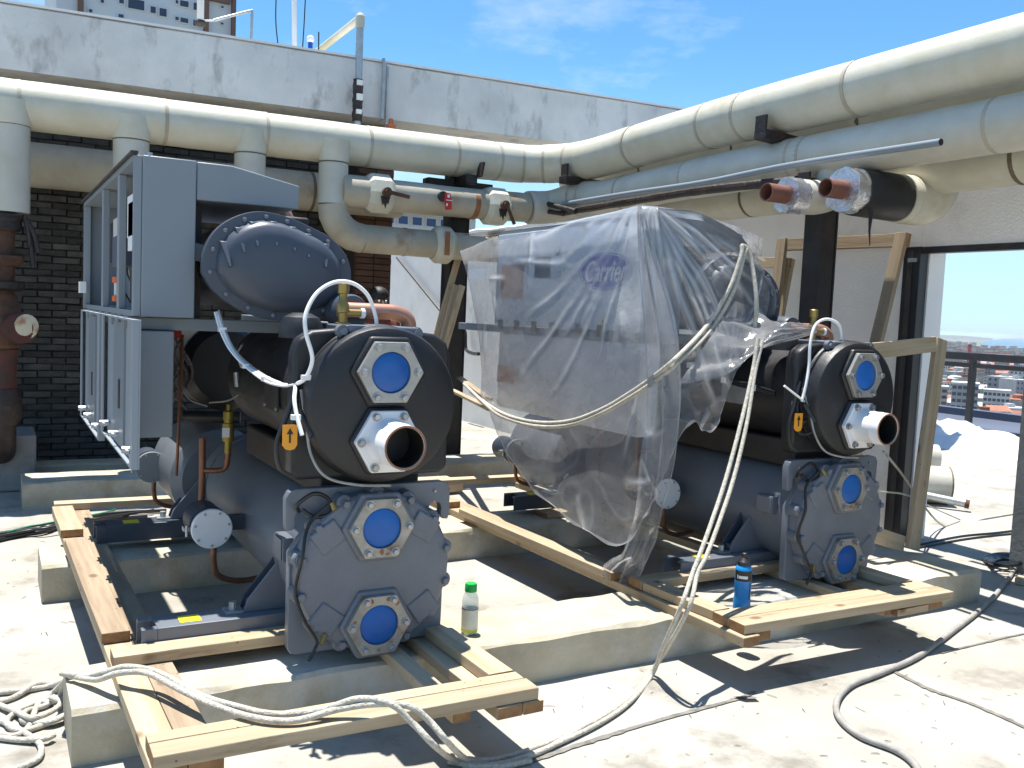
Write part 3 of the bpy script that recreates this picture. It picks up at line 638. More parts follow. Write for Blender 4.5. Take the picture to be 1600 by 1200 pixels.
# pipe with elbow on the beam, conduit, small roof-top things
vx = atY(562,60,7.38)
t = thing('vent_pipe', 'grey metal pipe with elbow and sloping arm standing on the header against the sky', 'pipe', (vx.x,7.38,2.8))
zt_ = atY(563,28,7.38).z
m_ = MB(); m_.cyl((vx.x,7.38,2.82),(vx.x,7.38,zt_),.030,16); obj('pipe_stem', m_, 'galvanised', t, 40)
m_ = MB(); m_.sphere((vx.x,7.38,zt_),.040,16,10); m_.cyl((vx.x,7.38,zt_-.08),(vx.x,7.38,zt_),.037,16); obj('elbow', m_, 'peel_white' if 0 else 'insulation_grey', t, 40)
e2 = atY(497,80,8.6); m_ = MB(); m_.cyl((vx.x,7.38,zt_),e2,.030,16); obj('pipe_arm', m_, 'insulation', t, 40)
m_ = MB(); z0_ = atY(562,190,7.38).z; z1_ = atY(562,125,7.38).z
m_.tube([(vx.x-.004,7.375,z0_+(z1_-z0_)*i/10) for i in range(11)], lambda t: .042+.012*noise.noise((t*9,2,0)), 14, 2); obj('tar_wrap', m_, 'tar_black', t, 40)
m_ = MB()
for (dz, s_) in ((.16,.05),(.28,.04),(.05,.035)):
    m_.box((vx.x-.03,7.315,z0_+dz),(vx.x+s_*.4,7.335,z0_+dz+s_))
obj('peeling_paper', m_, 'sticker_white', t, None)
m_ = MB(); k_ = atY(603,100,7.46); m_.tube([(k_.x-.02,7.47,k_.z+.03),(k_.x-.02,7.46,k_.z),(k_.x-.02,7.46,2.96)], .014, 8, 3); m_.tube([(k_.x+.02,7.46,k_.z-.02),(k_.x+.02,7.46,2.85)], .011, 8, 0); single('drain_conduit', m_, 'galvanised', 'pair of thin grey conduits down the joint of the concrete beam', 'conduit')
k_ = atY(611,190,7.3); m_ = MB(); m_.lathe((k_.x,7.3,2.80),(0,0,1),[(0,.055),(.03,.055),(.035,.045),(.06,.05),(.065,.038),(.09,.042),(.095,.02),(.14,.018)],16); single('terracotta_finial', m_, 'terracotta', 'small orange ribbed insulator stub standing behind the header by the beam joint', 'insulator')
def beamtop(px, py, y=8.0): return atY(px, py, y)
a, b, c = beamtop(392,62), beamtop(394,16), beamtop(334,32)
t = thing('lamp_arm', 'thin angled metal arm with a small dome camera left of the antenna mast', 'camera arm', a)
m_ = MB(); m_.tube([a-V(0,0,.1), b-V(0,0,.03), b, b.lerp(c,.1), c], .012, 8, 0); obj('arm_tube', m_, 'galvanised', t, 40)
d0 = beamtop(313,36); m_ = MB(); m_.sphere(d0,.042,14,8,(1.1,1,.75)); obj('dome_camera', m_, 'black_steel', t, 40)
m_ = MB(); m_.cyl(d0, d0+V(0,0,.2), .028, 10); m_.cyl(d0+V(0,0,.02), c, .008, 8); obj('camera_mount', m_, 'house_white', t, 40)
a, b = beamtop(461,74), beamtop(459,-40)
m_ = MB(); m_.cyl(a-V(0,0,.1), b, .022, 12); single('antenna_mast', m_, 'white_paint', 'slim pale antenna mast rising from the concrete beam', 'mast')
m_ = MB(); m_.tube([beamtop(437,68)-V(0,0,.1), beamtop(431,35), beamtop(432,-20)], .005, 6, 5); single('stay_wire', m_, 'black_cable', 'curved thin wire left of the antenna mast', 'wire', 'stay wires beside the mast')
m_ = MB(); m_.tube([beamtop(472,74)-V(0,0,.1), beamtop(475,40), beamtop(478,-20)], .005, 6, 5); single('stay_wire', m_, 'black_cable', 'curved thin wire right of the antenna mast', 'wire', 'stay wires beside the mast')
a = beamtop(485,66); t = thing('beacon', 'small blue and white obstruction lamp on the beam beside the vent pipe', 'lamp', a)
m_ = MB(); m_.cyl(a-V(0,0,.08), a+V(0,0,.0), .02, 10); obj('lamp_base', m_, 'logo_blue', t, 40)
m_ = MB(); m_.sphere(a+V(0,0,.025),.034,12,8); obj('lamp_globe', m_, 'white_paint', t, 40)
m_ = MB(); m_.cyl(beamtop(498,76)-V(0,0,.05), beamtop(498,50), .006, 6); obj('lightning_rod', m_, 'black_steel', t, 40)

# ---------------------------------------------------------------- tower block behind the beam
TY = 60.0
tw = thing('tower_block', 'tall white apartment tower with brown pilasters and dark windows beyond the beam', 'building', (9,TY,ZG))
l, r_ = atY(88,20,TY).x, atY(366,20,TY).x
m_ = MB(); m_.box((l,TY,ZG),(r_,TY+14,32)); obj('wall', m_, 'tower_white', tw, None)
for (a, b) in ((121,130),(318,325),(361,367)):
    xa, xb_ = atY(a,20,TY).x, atY(b,20,TY).x
    m_ = MB(); m_.box((xa,TY-.35,ZG),(xb_,TY-.002,32)); obj('pilaster', m_, 'tower_brown', tw, None)
xa, xb_ = atY(238,0,TY).x, atY(366,0,TY).x; zz = atY(330,2,TY).z
m_ = MB(); m_.box((atY(326,0,TY).x,TY-.25,zz),(xb_-.3,TY-.003,32)); obj('brown_band', m_, 'tower_brown', tw, None)
W0 = [(157,162,-2,5),(186,193,-3,6),(200,225,0,15),(235,243,11,21),(249,260,14,26),(274,279,27,32),(282,294,29,36),(302,307,5,16),(281,294,2,11),(274,278,1,6),(139,144,15,20),(185,193,23,28),(302,308,32,41),(345,349,10,13),(345,349,36,39)]
FH = 3.0
for k in range(-1, 3):
    for (a, b, c, d) in W0:
        xa, xb_ = atY(a,10,TY).x, atY(b,10,TY).x; z0_, z1_ = atY((a+b)/2,d,TY).z-k*FH, atY((a+b)/2,c,TY).z-k*FH
        if k == 0:
            m_ = MB(); m_.box((xa-.06,TY-.09,z0_-.07),(xb_+.06,TY-.001,z1_+.07)); f_ = obj('window', m_, 'tower_white', tw, None)
            m_ = MB(); m_.box((xa,TY-.11,z0_),(xb_,TY-.05,z1_)); obj('pane', m_, 'window_dark', f_, None)
# white building seen between the pipes
BY = 34.0
bd_ = thing('white_building', 'white building with a row of blue windows glimpsed between the cream pipes', 'building', (18,BY,ZG))
xa, xb_ = atY(560,300,BY).x, atY(745,300,BY).x
zr = atY(650,282,BY).z
m_ = MB(); m_.box((xa,BY,ZG),(xb_,BY+9,atY(650,318,BY).z)); obj('wall', m_, 'tower_white', bd_, None)
m_ = MB(); z1_ = atY(690,292,BY).z; z0_ = atY(650,300,BY).z
m_.hexa([(xa,BY-1.2,z0_-.8),(xb_,BY-1.2,z0_-.8),(xb_,BY+5,z1_+.3),(xa,BY+5,z1_+.3),(xa,BY-1.2,z0_-.55),(xb_,BY-1.2,z0_-.55),(xb_,BY+5,z1_+.55),(xa,BY+5,z1_+.55)]); obj('sloping_roof', m_, 'house_white', bd_, None)
for row in range(3):
    for i in range(7):
        xa2 = atY(612+i*22-34,342,BY).x; xb2 = atY(612+i*22-20,342,BY).x; zz = atY(640,351,BY).z-row*2.9
        m_ = MB(); m_.box((xa2-.05,BY-.06,zz-.05),(xb2+.05,BY-.001,zz+.36)); f_ = obj('window', m_, 'tower_white', bd_, None)
        m_ = MB(); m_.box((xa2,BY-.08,zz),(xb2,BY-.03,zz+.30)); obj('pane', m_, 'window_blue', f_, None)

# ---------------------------------------------------------------- beyond the doorway: railing, tarp, pipes, city
RLX = 11.3
rl = thing('roof_railing', 'black tubular roof railing with the city behind it, beyond the doorway', 'railing', (RLX,7,0))
tz = atX(1518,557,RLX).z; tz2 = atX(1518,571,RLX).z
for (z_, r2, nm) in ((tz,.05,'top_rail'),(tz2,.030,'mid_rail'),(.12,.025,'bottom_rail')):
    m_ = MB(); m_.bar((RLX,-4,z_),(RLX,22,z_),.06,r2*2); obj(nm, m_, 'frame_black', rl, None, bevel=.01)
yp = RLX/math.tan(yaw+math.atan((1518-CX)/F))
for k in range(-6, 10):
    y = yp+k*1.75
    if -4 < y < 22:
        m_ = MB(); m_.box((RLX-.035,y-.035,0),(RLX+.035,y+.035,tz-.04)); obj('rail_post', m_, 'frame_black', rl, None)
# tarp heap
m_ = MB(); nx, ny = 90, 26; vs = []
A0 = V(9.55,8.35,0); A1 = V(10.0,5.4,0)
for i in range(nx+1):
    f = i/nx; base = A0.lerp(A1, f); hh = .13+.055*math.exp(-((f-.38)/.13)**2)+.07*noise.noise((f*7,1,0))-.10*max(0,f-.6)
    for j in range(ny+1):
        g = j/ny; x = base.x+g*1.15+.10*noise.noise((f*13,g*4,5)); prof = min(1, g*3.2)*min(1,(1-g)*3.0+.25)
        rg_ = 1-2*abs(noise.noise((f*9+g*2,g*3,4))); rg2 = 1-2*abs(noise.noise((f*17-g*3,g*5,9))); zz = max(.0, hh*prof*(.85+.35*rg_+.2*rg2)+(.02 if g else -.01)); vs.append((x, base.y+.05*noise.noise((f*20,g*3,8)), zz))
m_.add(vs, [(i*(ny+1)+j, (i+1)*(ny+1)+j, (i+1)*(ny+1)+j+1, i*(ny+1)+j+1) for i in range(nx) for j in range(ny)])
single('white_tarpaulin', m_, 'tarp_white', 'crumpled white tarpaulin heap lying before the black railing', 'tarpaulin', smooth=28)
# discarded insulated pipes beyond the doorway
pz = atZ(1420,790,0)
t = thing('discarded_pipe', 'big pale discarded pipe length lying on the roof beyond the doorway', 'pipe', (6.4,4.7,0), 'discarded pipes on the roof')
e_ = atZ(1478,768,.10); st = V(e_.x-1.5, e_.y+1.15, .17)
m_ = MB(); m_.cyl(st, V(e_.x,e_.y,.15), .15, 28); obj('pipe_barrel', m_, 'insulation_grey', t, 40)
dirp = (V(e_.x,e_.y,.15)-st).normalized(); m_ = MB(); m_.cyl(V(e_.x,e_.y,.15), V(e_.x,e_.y,.15)+dirp*.012, .152, 28); obj('pipe_lip', m_, 'tape_dark', t, 40); m_ = MB(); m_.cyl(st.lerp(V(e_.x,e_.y,.15),.72), st.lerp(V(e_.x,e_.y,.15),.725), .152, 28); obj('joint_tape', m_, 'tape_dark', t, 40)
t = thing('discarded_pipe', 'second pale discarded pipe behind the leaning batten frame, shorter and further back', 'pipe', (7.2,5.4,0), 'discarded pipes on the roof')
e2 = atZ(1462,738,0); m_ = MB(); m_.cyl(V(e2.x-.7,e2.y+.5,.14), V(e2.x,e2.y,.14), .135, 28); obj('pipe_barrel', m_, 'insulation_grey', t, 40)
m_ = MB(); m_.cyl(V(e2.x-.10,e2.y+.07,.14), V(e2.x-.09,e2.y+.063,.14), .137, 28); obj('pipe_lip', m_, 'tape_dark', t, 40)
a, b = atZ(1508,787,.06), atZ(1418,768,.10)
t = thing('loose_conduit', 'thin grey conduit lying across the discarded pipe with a rusty end', 'conduit', b); m_ = MB(); m_.cyl(a, b+(b-a)*.3, .030, 14); obj('conduit_tube', m_, 'galvanised', t, 40)
m_ = MB(); m_.cyl(a, a+(a-b).normalized()*.03, .034, 14); obj('rusty_coupling', m_, 'rust', t, 40)
a = atZ(1432,735,0); m_ = MB(); m_.box((a.x,a.y,0),(a.x+.16,a.y+.3,atX(1420,626,a.x).z)); single('concrete_stub', m_, 'grey_concrete', 'narrow grey concrete stub beyond the doorway with a white stand on top', 'concrete stub')
tp = V(a.x+.08,a.y+.1,atX(1420,626,a.x).z)
t = thing('roof_vent', 'small white splayed antenna stand with a red tip on the concrete stub', 'antenna', tp)
for k in range(4): m_ = MB(); m_.cyl(tp+V(-.08+.045*k,.0,.12), tp+V(.05,0,.46), .010, 8); obj('stand_rod', m_, 'white_paint', t, 40)
m_ = MB(); m_.sphere(tp+V(.05,0,.47),.035,10,6); obj('red_tip', m_, 'red_plastic', t, 40)
m_ = MB(); m_.lathe(tp,(0,0,1),[(0,.05),(.06,.06),(.10,.03),(.14,.05)],14); obj('stand_base', m_, 'rust', t, 40)
# tree and city
random.seed(21)
def house_mesh(kind):
    m_ = MB(); w_, d_, h_ = {0:(9,11,6),1:(12,9,5),2:(8,16,7),3:(15,12,11),4:(10,10,8),5:(20,12,15)}[kind]
    m_.cur = 0; m_.box((-w_/2,-d_/2,0),(w_/2,d_/2,h_))
    m_.cur = 1
    if kind in (0,1,2,4):
        e = .6; m_.add([(-w_/2-e,-d_/2-e,h_+.05),(w_/2+e,-d_/2-e,h_+.05),(w_/2+e,d_/2+e,h_+.05),(-w_/2-e,d_/2+e,h_+.05),(0,-d_/2-e,h_+2.2),(0,d_/2+e,h_+2.2)],[(0,1,4),(2,3,5),(0,4,5,3),(1,2,5,4),(3,2,1,0)])
    else: m_.box((-w_/2+.4,-d_/2+.4,h_+.05),(w_/2-.4,d_/2-.4,h_+.5)); m_.box((-1.5,-1.5,h_+.5),(1.5,1.5,h_+2.6))
    m_.cur = 2
    for fl in range(max(1, int(h_/3.0))):
        for i in range(int(w_/3)): x = -w_/2+1.5+i*3; m_.box((x-.6,-d_/2-.06,1+fl*3),(x+.6,-d_/2-.01,2.3+fl*3))
        for i in range(int(d_/3)): y = -d_/2+1.5+i*3; m_.box((-w_/2-.06,y-.6,1+fl*3),(-w_/2-.01,y+.6,2.3+fl*3))
    return m_
hm = []
for k in range(6):
    for wm, rm in (('house_white','tile_roof'),('house_tan','tile_roof'),('house_grey','sheet_roof')):
        hm.append((k, wm, rm, mesh('city_house', house_mesh(k), [wm, rm, 'window_dark'], Vector((0,0,0)), None)))
lab = {('house_white','tile_roof'):'white house with a red tiled roof in the distant town below',('house_tan','tile_roof'):'tan house with a red tiled roof in the distant town below',('house_grey','sheet_roof'):'grey house with a pale sheet roof in the distant town below'}
taken = []
def place(a, d, k):
    p = pol(a, d, ZG)
    for (q, rr) in taken:
        if (q-p).length < rr: return None
    taken.append((p, 13)); return p
cnt = 0; tries = 0
while cnt < 240 and tries < 9000:
    tries += 1
    d = 470+ (random.random()**1.2)*1100; a = random.uniform(51.2,61.5)
    p = place(a, d, 0)
    if p is None: continue
    k, wm, rm, me = random.choice(hm if d > 560 else [h for h in hm if h[0] not in (5,)])
    o = bpy.data.objects.new('city_house', me); C.objects.link(o); o.location = p; o.rotation_euler = (0,0,random.choice((0,.3,.35,-.4,1.1))+random.uniform(-.1,.1)); sc_ = random.uniform(.8,1.25); o.scale = (sc_,sc_,random.uniform(.75,1.2))
    tag(o, lab[(wm,rm)] + (', long and low' if k == 2 else ', flat topped' if k in (3,5) else ''), 'house', 'houses of the distant town'); cnt += 1
far = MB()
for i in range(4600):
    d = 900+(random.random())*3600; a = random.uniform(38,66)
    if d < 1570 and 51 < a < 61.7: continue
    if a > 56.0 and d > 3300: continue
    p = pol(a, d, ZG); w_, d_, h_ = random.uniform(8,18), random.uniform(8,18), random.choice((4,5,6,6,8,10,14))
    far.cur = random.choice((0,0,0,1,1,2)); far.box((p.x-w_/2,p.y-d_/2,ZG),(p.x+w_/2,p.y+d_/2,ZG+h_))
    far.cur = random.choice((3,3,4)); far.box((p.x-w_/2-.3,p.y-d_/2-.3,ZG+h_+.02),(p.x+w_/2+.3,p.y+d_/2+.3,ZG+h_+random.uniform(.5,1.6)))
o = obj('far_town', far, ['house_white','house_tan','house_grey','tile_roof','sheet_roof'], None, None); o['kind'] = 'stuff'
tag(o, 'pale mass of far off rooftops reaching to the sea', 'town')
# three larger blocks
def block(px0, px1, py_top, d, mt, label, rows, cols, flr=3.1):
    a0 = yaw+math.atan((px0-CX)/F); a1 = yaw+math.atan((px1-CX)/F); am = (a0+a1)/2
    c_ = V(d*math.sin(am), d*math.cos(am), ZG); half = d*math.tan((a1-a0)/2)
    fwd = d*math.cos(am-yaw); hz = 457+.043*((px0+px1)/2)
    ztop = H-(py_top-hz)/F*fwd
    t = thing('town_block', label, 'building', c_, 'apartment blocks of the distant town')
    vx_ = V(math.cos(am),-math.sin(am),0); vy_ = V(math.sin(am),math.cos(am),0)
    def P_(u, v, z): return c_+vx_*u+vy_*v+V(0,0,z-ZG)
    def bx(m_, u0, u1, v0, v1, z0, z1): m_.hexa([P_(u0,v0,z0),P_(u1,v0,z0),P_(u1,v1,z0),P_(u0,v1,z0),P_(u0,v0,z1),P_(u1,v0,z1),P_(u1,v1,z1),P_(u0,v1,z1)])
    m_ = MB(); bx(m_, -half, half, 0, 14, ZG, ztop); obj('wall', m_, mt, t, None)
    m_ = MB(); bx(m_, -half-.4, half+.4, -.4, 14.4, ztop+.02, ztop+.9); obj('roof', m_, 'sheet_roof', t, None)
    for r in range(rows):
        for k in range(cols):
            u = -half+(k+.5)*2*half/cols; z_ = ztop-2.2-r*flr; ww = half/cols*.75
            m_ = MB(); bx(m_, u-ww, u+ww, -.12, -.01, z_, z_+1.5); obj('window', m_, 'window_dark', t, None)
    return t
block(1488,1530,601,480,'house_grey','grey apartment block with long dark window bands just below the railing post',5,5)
block(1452,1482,606,520,'house_tan','plain tan apartment block left of the banded grey one',4,3)
block(1538,1580,612,560,'house_white','pale apartment block right of the railing post in the near town',4,6)
block(1508,1514,538,1100,'red_plastic','slim red tower standing out of the far town',1,1)
m_ = MB()
pt = pol(61.2, 300, ZG)
tr = thing('leafy_tree', 'dark green leafy tree at the right edge of the town', 'tree', pt, 'trees of the distant town')
def tree(t, pt, hgt, rad, seed):
    rnd = random.Random(seed); m_ = MB(); m_.tube([pt, pt+V(.3,.1,hgt*.3), pt+V(.1,.3,hgt*.65)], lambda f: .5*(1-f*.7), 8, 3); obj('trunk', m_, 'bark', t, 40)
    m_ = MB()
    cl_ = [(pt+V(rnd.gauss(0,rad*.45),rnd.gauss(0,rad*.45),hgt*.65+rnd.gauss(0,rad*.3)), rad*rnd.uniform(.35,.6)) for _ in range(14)]
    for _ in range(1500):
        c_, r_2 = rnd.choice(cl_); d_ = V(rnd.gauss(0,1),rnd.gauss(0,1),rnd.gauss(0,1)).normalized()*r_2*(rnd.random()**.4); p_ = c_+d_; u_ = V(rnd.gauss(0,1),rnd.gauss(0,1),rnd.gauss(0,1)).normalized(); v_ = u_.orthogonal().normalized(); s_ = rnd.uniform(.25,.5)
        m_.add([p_-u_*s_, p_+v_*s_*.5, p_+u_*s_, p_-v_*s_*.5], [(0,1,2,3)])
    obj('crown', m_, 'leaf', t, None)
tree(tr, pt, 14, 7, 1)
for (a, d, sd) in ((59.0,520,2),(56.6,640,3),(54.3,430,4)):
    p_ = pol(a,d,ZG); t_ = thing('leafy_tree', {2:'dark leafy tree between the pale blocks of the near town',3:'small leafy tree behind the grey block in the town',4:'leafy tree at the foot of the tan block beside the doorway frame'}[sd], 'tree', p_, 'trees of the distant town'); tree(t_, p_, 10, 5, sd)
# ================================================================== CHILLERS
LX = Vector((0,0,0))
def bolt_mesh(name, r, h, mt):
    m_ = MB(); m_.lathe((0,0,0),(0,-1,0),[(0,r*1.35),(h*.18,r*1.35)],14); m_.lathe((0,0,0),(0,-1,0),[(h*.18,r),(h*.9,r),(h,r*.8)],6); return mesh(name, m_, mt, LX, 25)
B_ZINC = bolt_mesh('bolt', .0115, .016, 'bolt_zinc'); B_CAST = bolt_mesh('bolt', .0135, .026, 'cast_paint'); B_SMALL = None
m_ = MB(); m_.lathe((0,0,0),(0,-1,0),[(0,.010),(.006,.009),(.010,.004)],10); B_DOME = mesh('bolt', m_, 'galvanised', LX, 40)
m_ = MB(); m_.lathe((0,0,0),(0,-1,0),[(0,.0085),(.006,.008),(.009,.003)],10); B_COVER = mesh('bolt', m_, 'slate_paint', LX, 40)
m_ = MB(); m_.lathe((0,0,0),(0,-1,0),[(0,.0055),(.005,.005)],8); B_TINY = mesh('bolt', m_, 'galvanised', LX, 40)
m_ = MB(); m_.lathe((0,0,0),(-1,0,0),[(0,.006),(.006,.0055)],8); B_TINYX = mesh('bolt', m_, 'galvanised', LX, 40)
def rrect(x0, z0, x1, z1, r, n=5):
    P = []
    for (cx, cz, a0) in ((x1-r,z0+r,-90),(x1-r,z1-r,0),(x0+r,z1-r,90),(x0+r,z0+r,180)):
        for k in range(n+1): a = math.radians(a0+90*k/n); P.append((cx+r*math.cos(a), cz+r*math.sin(a)))
    return P
def chiller(wx, wy, first):
    g = 'twin shell water chillers'
    ch = thing('water_chiller', 'slate grey twin shell chiller with open control cabinet, uncovered, on the left pallet' if first else
               'slate grey twin shell chiller on the right pallet, its cabinet wrapped in clear plastic', 'chiller', (wx, wy, .208), g)
    o3 = Vector((wx, wy, 0))
    class T(MB):                        # builder in machine coordinates
        def add(s, vs, fs): return MB.add(s, [Vector(v)+o3 for v in vs], fs)
    def part(name, mb, mt, parent=ch, smooth=35, bevel=0.0, seg=2): return obj(name, mb, mt, parent, smooth, bevel, seg)
    def W(x, y, z): return Vector((wx+x, wy+y, z))
    # --- lower (condenser) tubesheet with hooked lifting ears
    right = [(.250,.215),(.268,.222),(.278,.240),(.280,.560),(.236,.625),(.215,.655),(.213,.675),(.222,.694),(.240,.702),(.256,.694),(.262,.678),(.260,.650),(.270,.636),(.290,.634),(.294,.652),(.296,.742),(.284,.764),(.262,.772)]
    poly = right+[(-x, z) for x, z in reversed(right)]
    m_ = T(); m_.prism(poly, 'y', -.006, .030); ts = part('condenser_tubesheet', m_, 'slate_paint', bevel=.003)
    inst('bolt', B_TINY, ts, W(.235,-.008,.738)); inst('bolt', B_TINY, ts, W(-.235,-.008,.738))
    # shells
    m_ = T(); m_.lathe((0,.031,.485),(0,1,0),[(0,.243),(1.62,.243),(1.66,.236),(1.70,.20)],48); part('condenser_shell', m_, 'slate_paint', smooth=30)
    m_ = T(); m_.lathe((0,.031,.485),(0,1,0),[(.0,.252),(.03,.252)],48); m_.lathe((0,.031,.485),(0,1,0),[(1.50,.249),(1.54,.249)],48); 
    sb = part('shell_bands', m_, 'slate_paint'); sb['kind'] = 'stuff'
    m_ = T(); m_.lathe((-.10,1.83,.47),(0,1,0),[(0,.20),(.05,.25),(.62,.25),(.68,.20)],40); part('oil_separator', m_, 'slate_paint', smooth=30)
    m_ = T(); m_.lathe((0,.07,1.055),(0,1,0),[(0,.228),(1.12,.228),(1.18,.20)],48); part('evaporator_shell', m_, 'foam_black', smooth=30)
    m_ = T(); m_.lathe((-.08,1.85,1.04),(0,1,0),[(0,.18),(.05,.225),(.60,.225),(.66,.18)],40); part('rear_vessel', m_, 'foam_black', smooth=30)
    m_ = T(); m_.box((-.15,.10,.715),(.22,1.15,.84)); part('middle_bearer', m_, 'black_steel', bevel=.01)
    # condenser water head
    cz = .490
    m_ = T(); m_.lathe((0,-.0065,cz),(0,-1,0),[(0,.270),(.052,.270),(.064,.262),(.070,.246),(.074,.18),(.076,.05)],48); hd = part('condenser_head', m_, 'cast_paint', smooth=28)
    for k in range(14):
        a = 2*math.pi*(k+.5)/14; r_ = .262
        m2 = T(); m2.lathe((r_*math.cos(a),-.0068,cz+r_*math.sin(a)),(0,-1,0),[(0,.029),(.050,.028),(.054,.023)],16); lug = part('bolt_lug', m2, 'cast_paint', hd)
        inst('bolt', B_CAST, hd, W(r_*math.cos(a),-.061,cz+r_*math.sin(a)))
    for (px_, pz_, rt) in ((-.172,.622,.6),(.165,.632,-.55),(-.172,.348,-.65),(.172,.352,.6)):
        c_, s_ = math.cos(rt), math.sin(rt); q_ = [(px_+c_*u-s_*v, pz_+s_*u+c_*v) for u, v in ((-.048,-.042),(.048,-.042),(.048,.042),(-.048,.042))]
        m2 = T(); m2.prism(q_, 'y', -.066, -.086); part('cast_pad', m2, 'cast_paint', hd, bevel=.006)
    def window(zc, base_y, fl_mat, boss_mat, parent_, rusty):
        m2 = T(); m2.prism(hexpts(0, zc, .132), 'y', base_y+.012, base_y-.030); part('flange_boss', m2, boss_mat, parent_, bevel=.008)
        m2 = T(); m2.plate_hole(hexpts(0, zc, .1135), 'y', base_y-.0305, base_y-.049, (0, zc), .0675, 36); fl = part('blind_flange', m2, fl_mat, parent_, bevel=.0015)
        m2 = T(); m2.lathe((0,base_y-.034,zc),(0,-1,0),[(0,.0665),(.006,.0665),(.010,.06),(.011,.02)],32); part('blue_plug', m2, 'blue_cap', parent_)
        for k in range(6):
            a = k*math.pi/3; inst('bolt', B_ZINC, fl, W(.094*math.cos(a), base_y-.0495, zc+.094*math.sin(a)))
        if rusty:
            for (dx, dz, s_) in rusty:
                pts_ = [(dx+s_*(.5+.5*random.random())*math.cos(q), zc+dz+s_*(.4+.6*random.random())*math.sin(q)) for q in [2*math.pi*i/9 for i in range(9)]]
                m2 = T(); m2.prism(pts_, 'y', base_y-.0492, base_y-.0498); part('rust_patch', m2, 'rust_stain', fl, None)
    window(.646, -.066, 'flange_steel', 'cast_paint', hd, [(-.035,-.084,.010),(.0,-.08,.013),(.02,-.088,.009)])
    window(.318, -.066, 'flange_steel', 'cast_paint', hd, [(-.03,.082,.012),(.03,.085,.010),(.06,.07,.011),(.0,-.085,.007),(-.085,.02,.007)])
    # cast-in ridge lettering is illegible: two low raised bars
    m_ = T(); 
    # sensor cable and plug on the head
    m_ = T(); m_.tube([(-.17,-.07,.73),(-.235,-.06,.66),(-.262,-.09,.56),(-.275,-.07,.45),(-.25,-.09,.36),(-.21,-.095,.29),(-.215,-.10,.262),(-.235,-.10,.225)], .006, 8, 8); part('sensor_cable', m_, 'black_cable')
    m_ = T(); m_.cyl((-.178,-.085,.30),(-.195,-.10,.275),.009,10); part('sensor_plug', m_, 'brass'); m_ = T(); m_.cyl((-.165,-.085,.735),(-.16,-.10,.715),.009,10); part('sensor_plug', m_, 'brass')
    m_ = T(); m_.tube([(-.255,-.02,.70),(-.27,-.05,.73),(-.22,-.06,.765),(-.17,-.05,.745),(-.16,-.06,.70),(-.21,-.05,.685),(-.25,-.04,.71)], .007, 8, 6); part('cable_coil', m_, 'black_cable')
    # evaporator tubesheet (insulated) and head
    zc = 1.055
    top = [(.276,.815),(.281,.83),(.281,1.0),(.280,1.215),(.265,1.262),(.22,1.290),(.13,1.300)]
    poly = [(.255,.80)]+top+[(-x, z) for x, z in reversed(top)]+[(-.255,.80)]
    m_ = T(); m_.prism(poly, 'y', -.002, .072); part('evaporator_tubesheet', m_, 'foam_black', bevel=.014, seg=3)
    prof = [(0,.260),(.082,.260),(.098,.252),(.107,.236),(.110,.10)]
    m_ = T(); m_.lathe((0,-.003,zc),(0,-1,0),prof,48); eh = part('evaporator_head', m_, 'foam_black', smooth=30)
    m_ = T(); m_.lathe((0,-.003,zc),(0,-1,0),[(.010,.2615),(.016,.2645),(.022,.2615)],48,False,False); m_.lathe((0,-.003,zc),(0,-1,0),[(.05,.2605),(.054,.2625),(.058,.2605)],48,False,False); part('foam_seam', m_, 'foam_black', eh)
    window(1.166, -.100, 'clean_steel', 'foam_black', eh, None)
    # outlet nozzle
    zn = .940
    m2 = T(); m2.prism(hexpts(0, zn, .128), 'y', -.10, -.128); part('flange_boss', m2, 'foam_black', eh, bevel=.01)
    m2 = T(); m2.prism(hexpts(0, zn, .1165), 'y', -.1282, -.150); fl = part('nozzle_flange', m2, 'white_paint', eh, bevel=.004)
    for k in range(6): a = k*math.pi/3; inst('bolt', B_ZINC, fl, W(.096*math.cos(a), -.1503, zn+.096*math.sin(a)))
    m2 = T(); m2.lathe((0,-.149,zn),(0,-1,0),[(0,.078),(.006,.073),(.012,.0715),(.085,.0712),(.090,.0725),(.094,.0712),(.135,.0708),(.136,.064),(.02,.064)],40,False,False); nzl = part('outlet_nozzle', m2, 'white_paint', eh, 32)
    m2 = T(); m2.lathe((0,-.149,zn),(0,-1,0),[(.1362,.0700),(.1375,.0695),(.1375,.0645),(.125,.0635)],40,False,False); part('rusty_rim', m2, 'rust_stain', eh)
    m2 = T(); m2.lathe((0,-.160,zn),(0,-1,0),[(0,.0632),(.001,.0632)],40); m2.lathe((0,-.16,zn),(0,-1,0),[(.002,.0636),(.120,.0636)],40,False,False); part('nozzle_bore', m2, 'print_black', eh)  # black lining inside the white nozzle, its inner shade put in as colour
    # top of evaporator: cap plate, bolts, brass valve, copper pipe
    m_ = T(); m_.box((-.12,-.06,1.288),(.13,.16,1.312)); cp = part('top_cap', m_, 'slate_paint', bevel=.005)
    for sx in (-.135, .125):
        m2 = T(); m2.lathe((sx,-.03,1.292),(0,-1,0),[(0,.022),(.025,.022)],14); m2.lathe((sx,-.055,1.292),(0,-1,0),[(0,.013),(.012,.013)],6); part('cap_bolt', m2, 'slate_paint', cp)
    m_ = T(); m_.tube([(-.20,.62,1.36),(-.10,.60,1.358),(.04,.58,1.356),(.22,.56,1.352),(.30,.56,1.345),(.325,.56,1.31),(.33,.56,1.24)] if False else [(-.03,.31,1.36),(.05,.305,1.36),(.12,.30,1.36),(.19,.30,1.357),(.235,.30,1.335),(.245,.30,1.29),(.245,.30,1.24)], .029, 20, 6); part('copper_discharge', m_, 'copper')
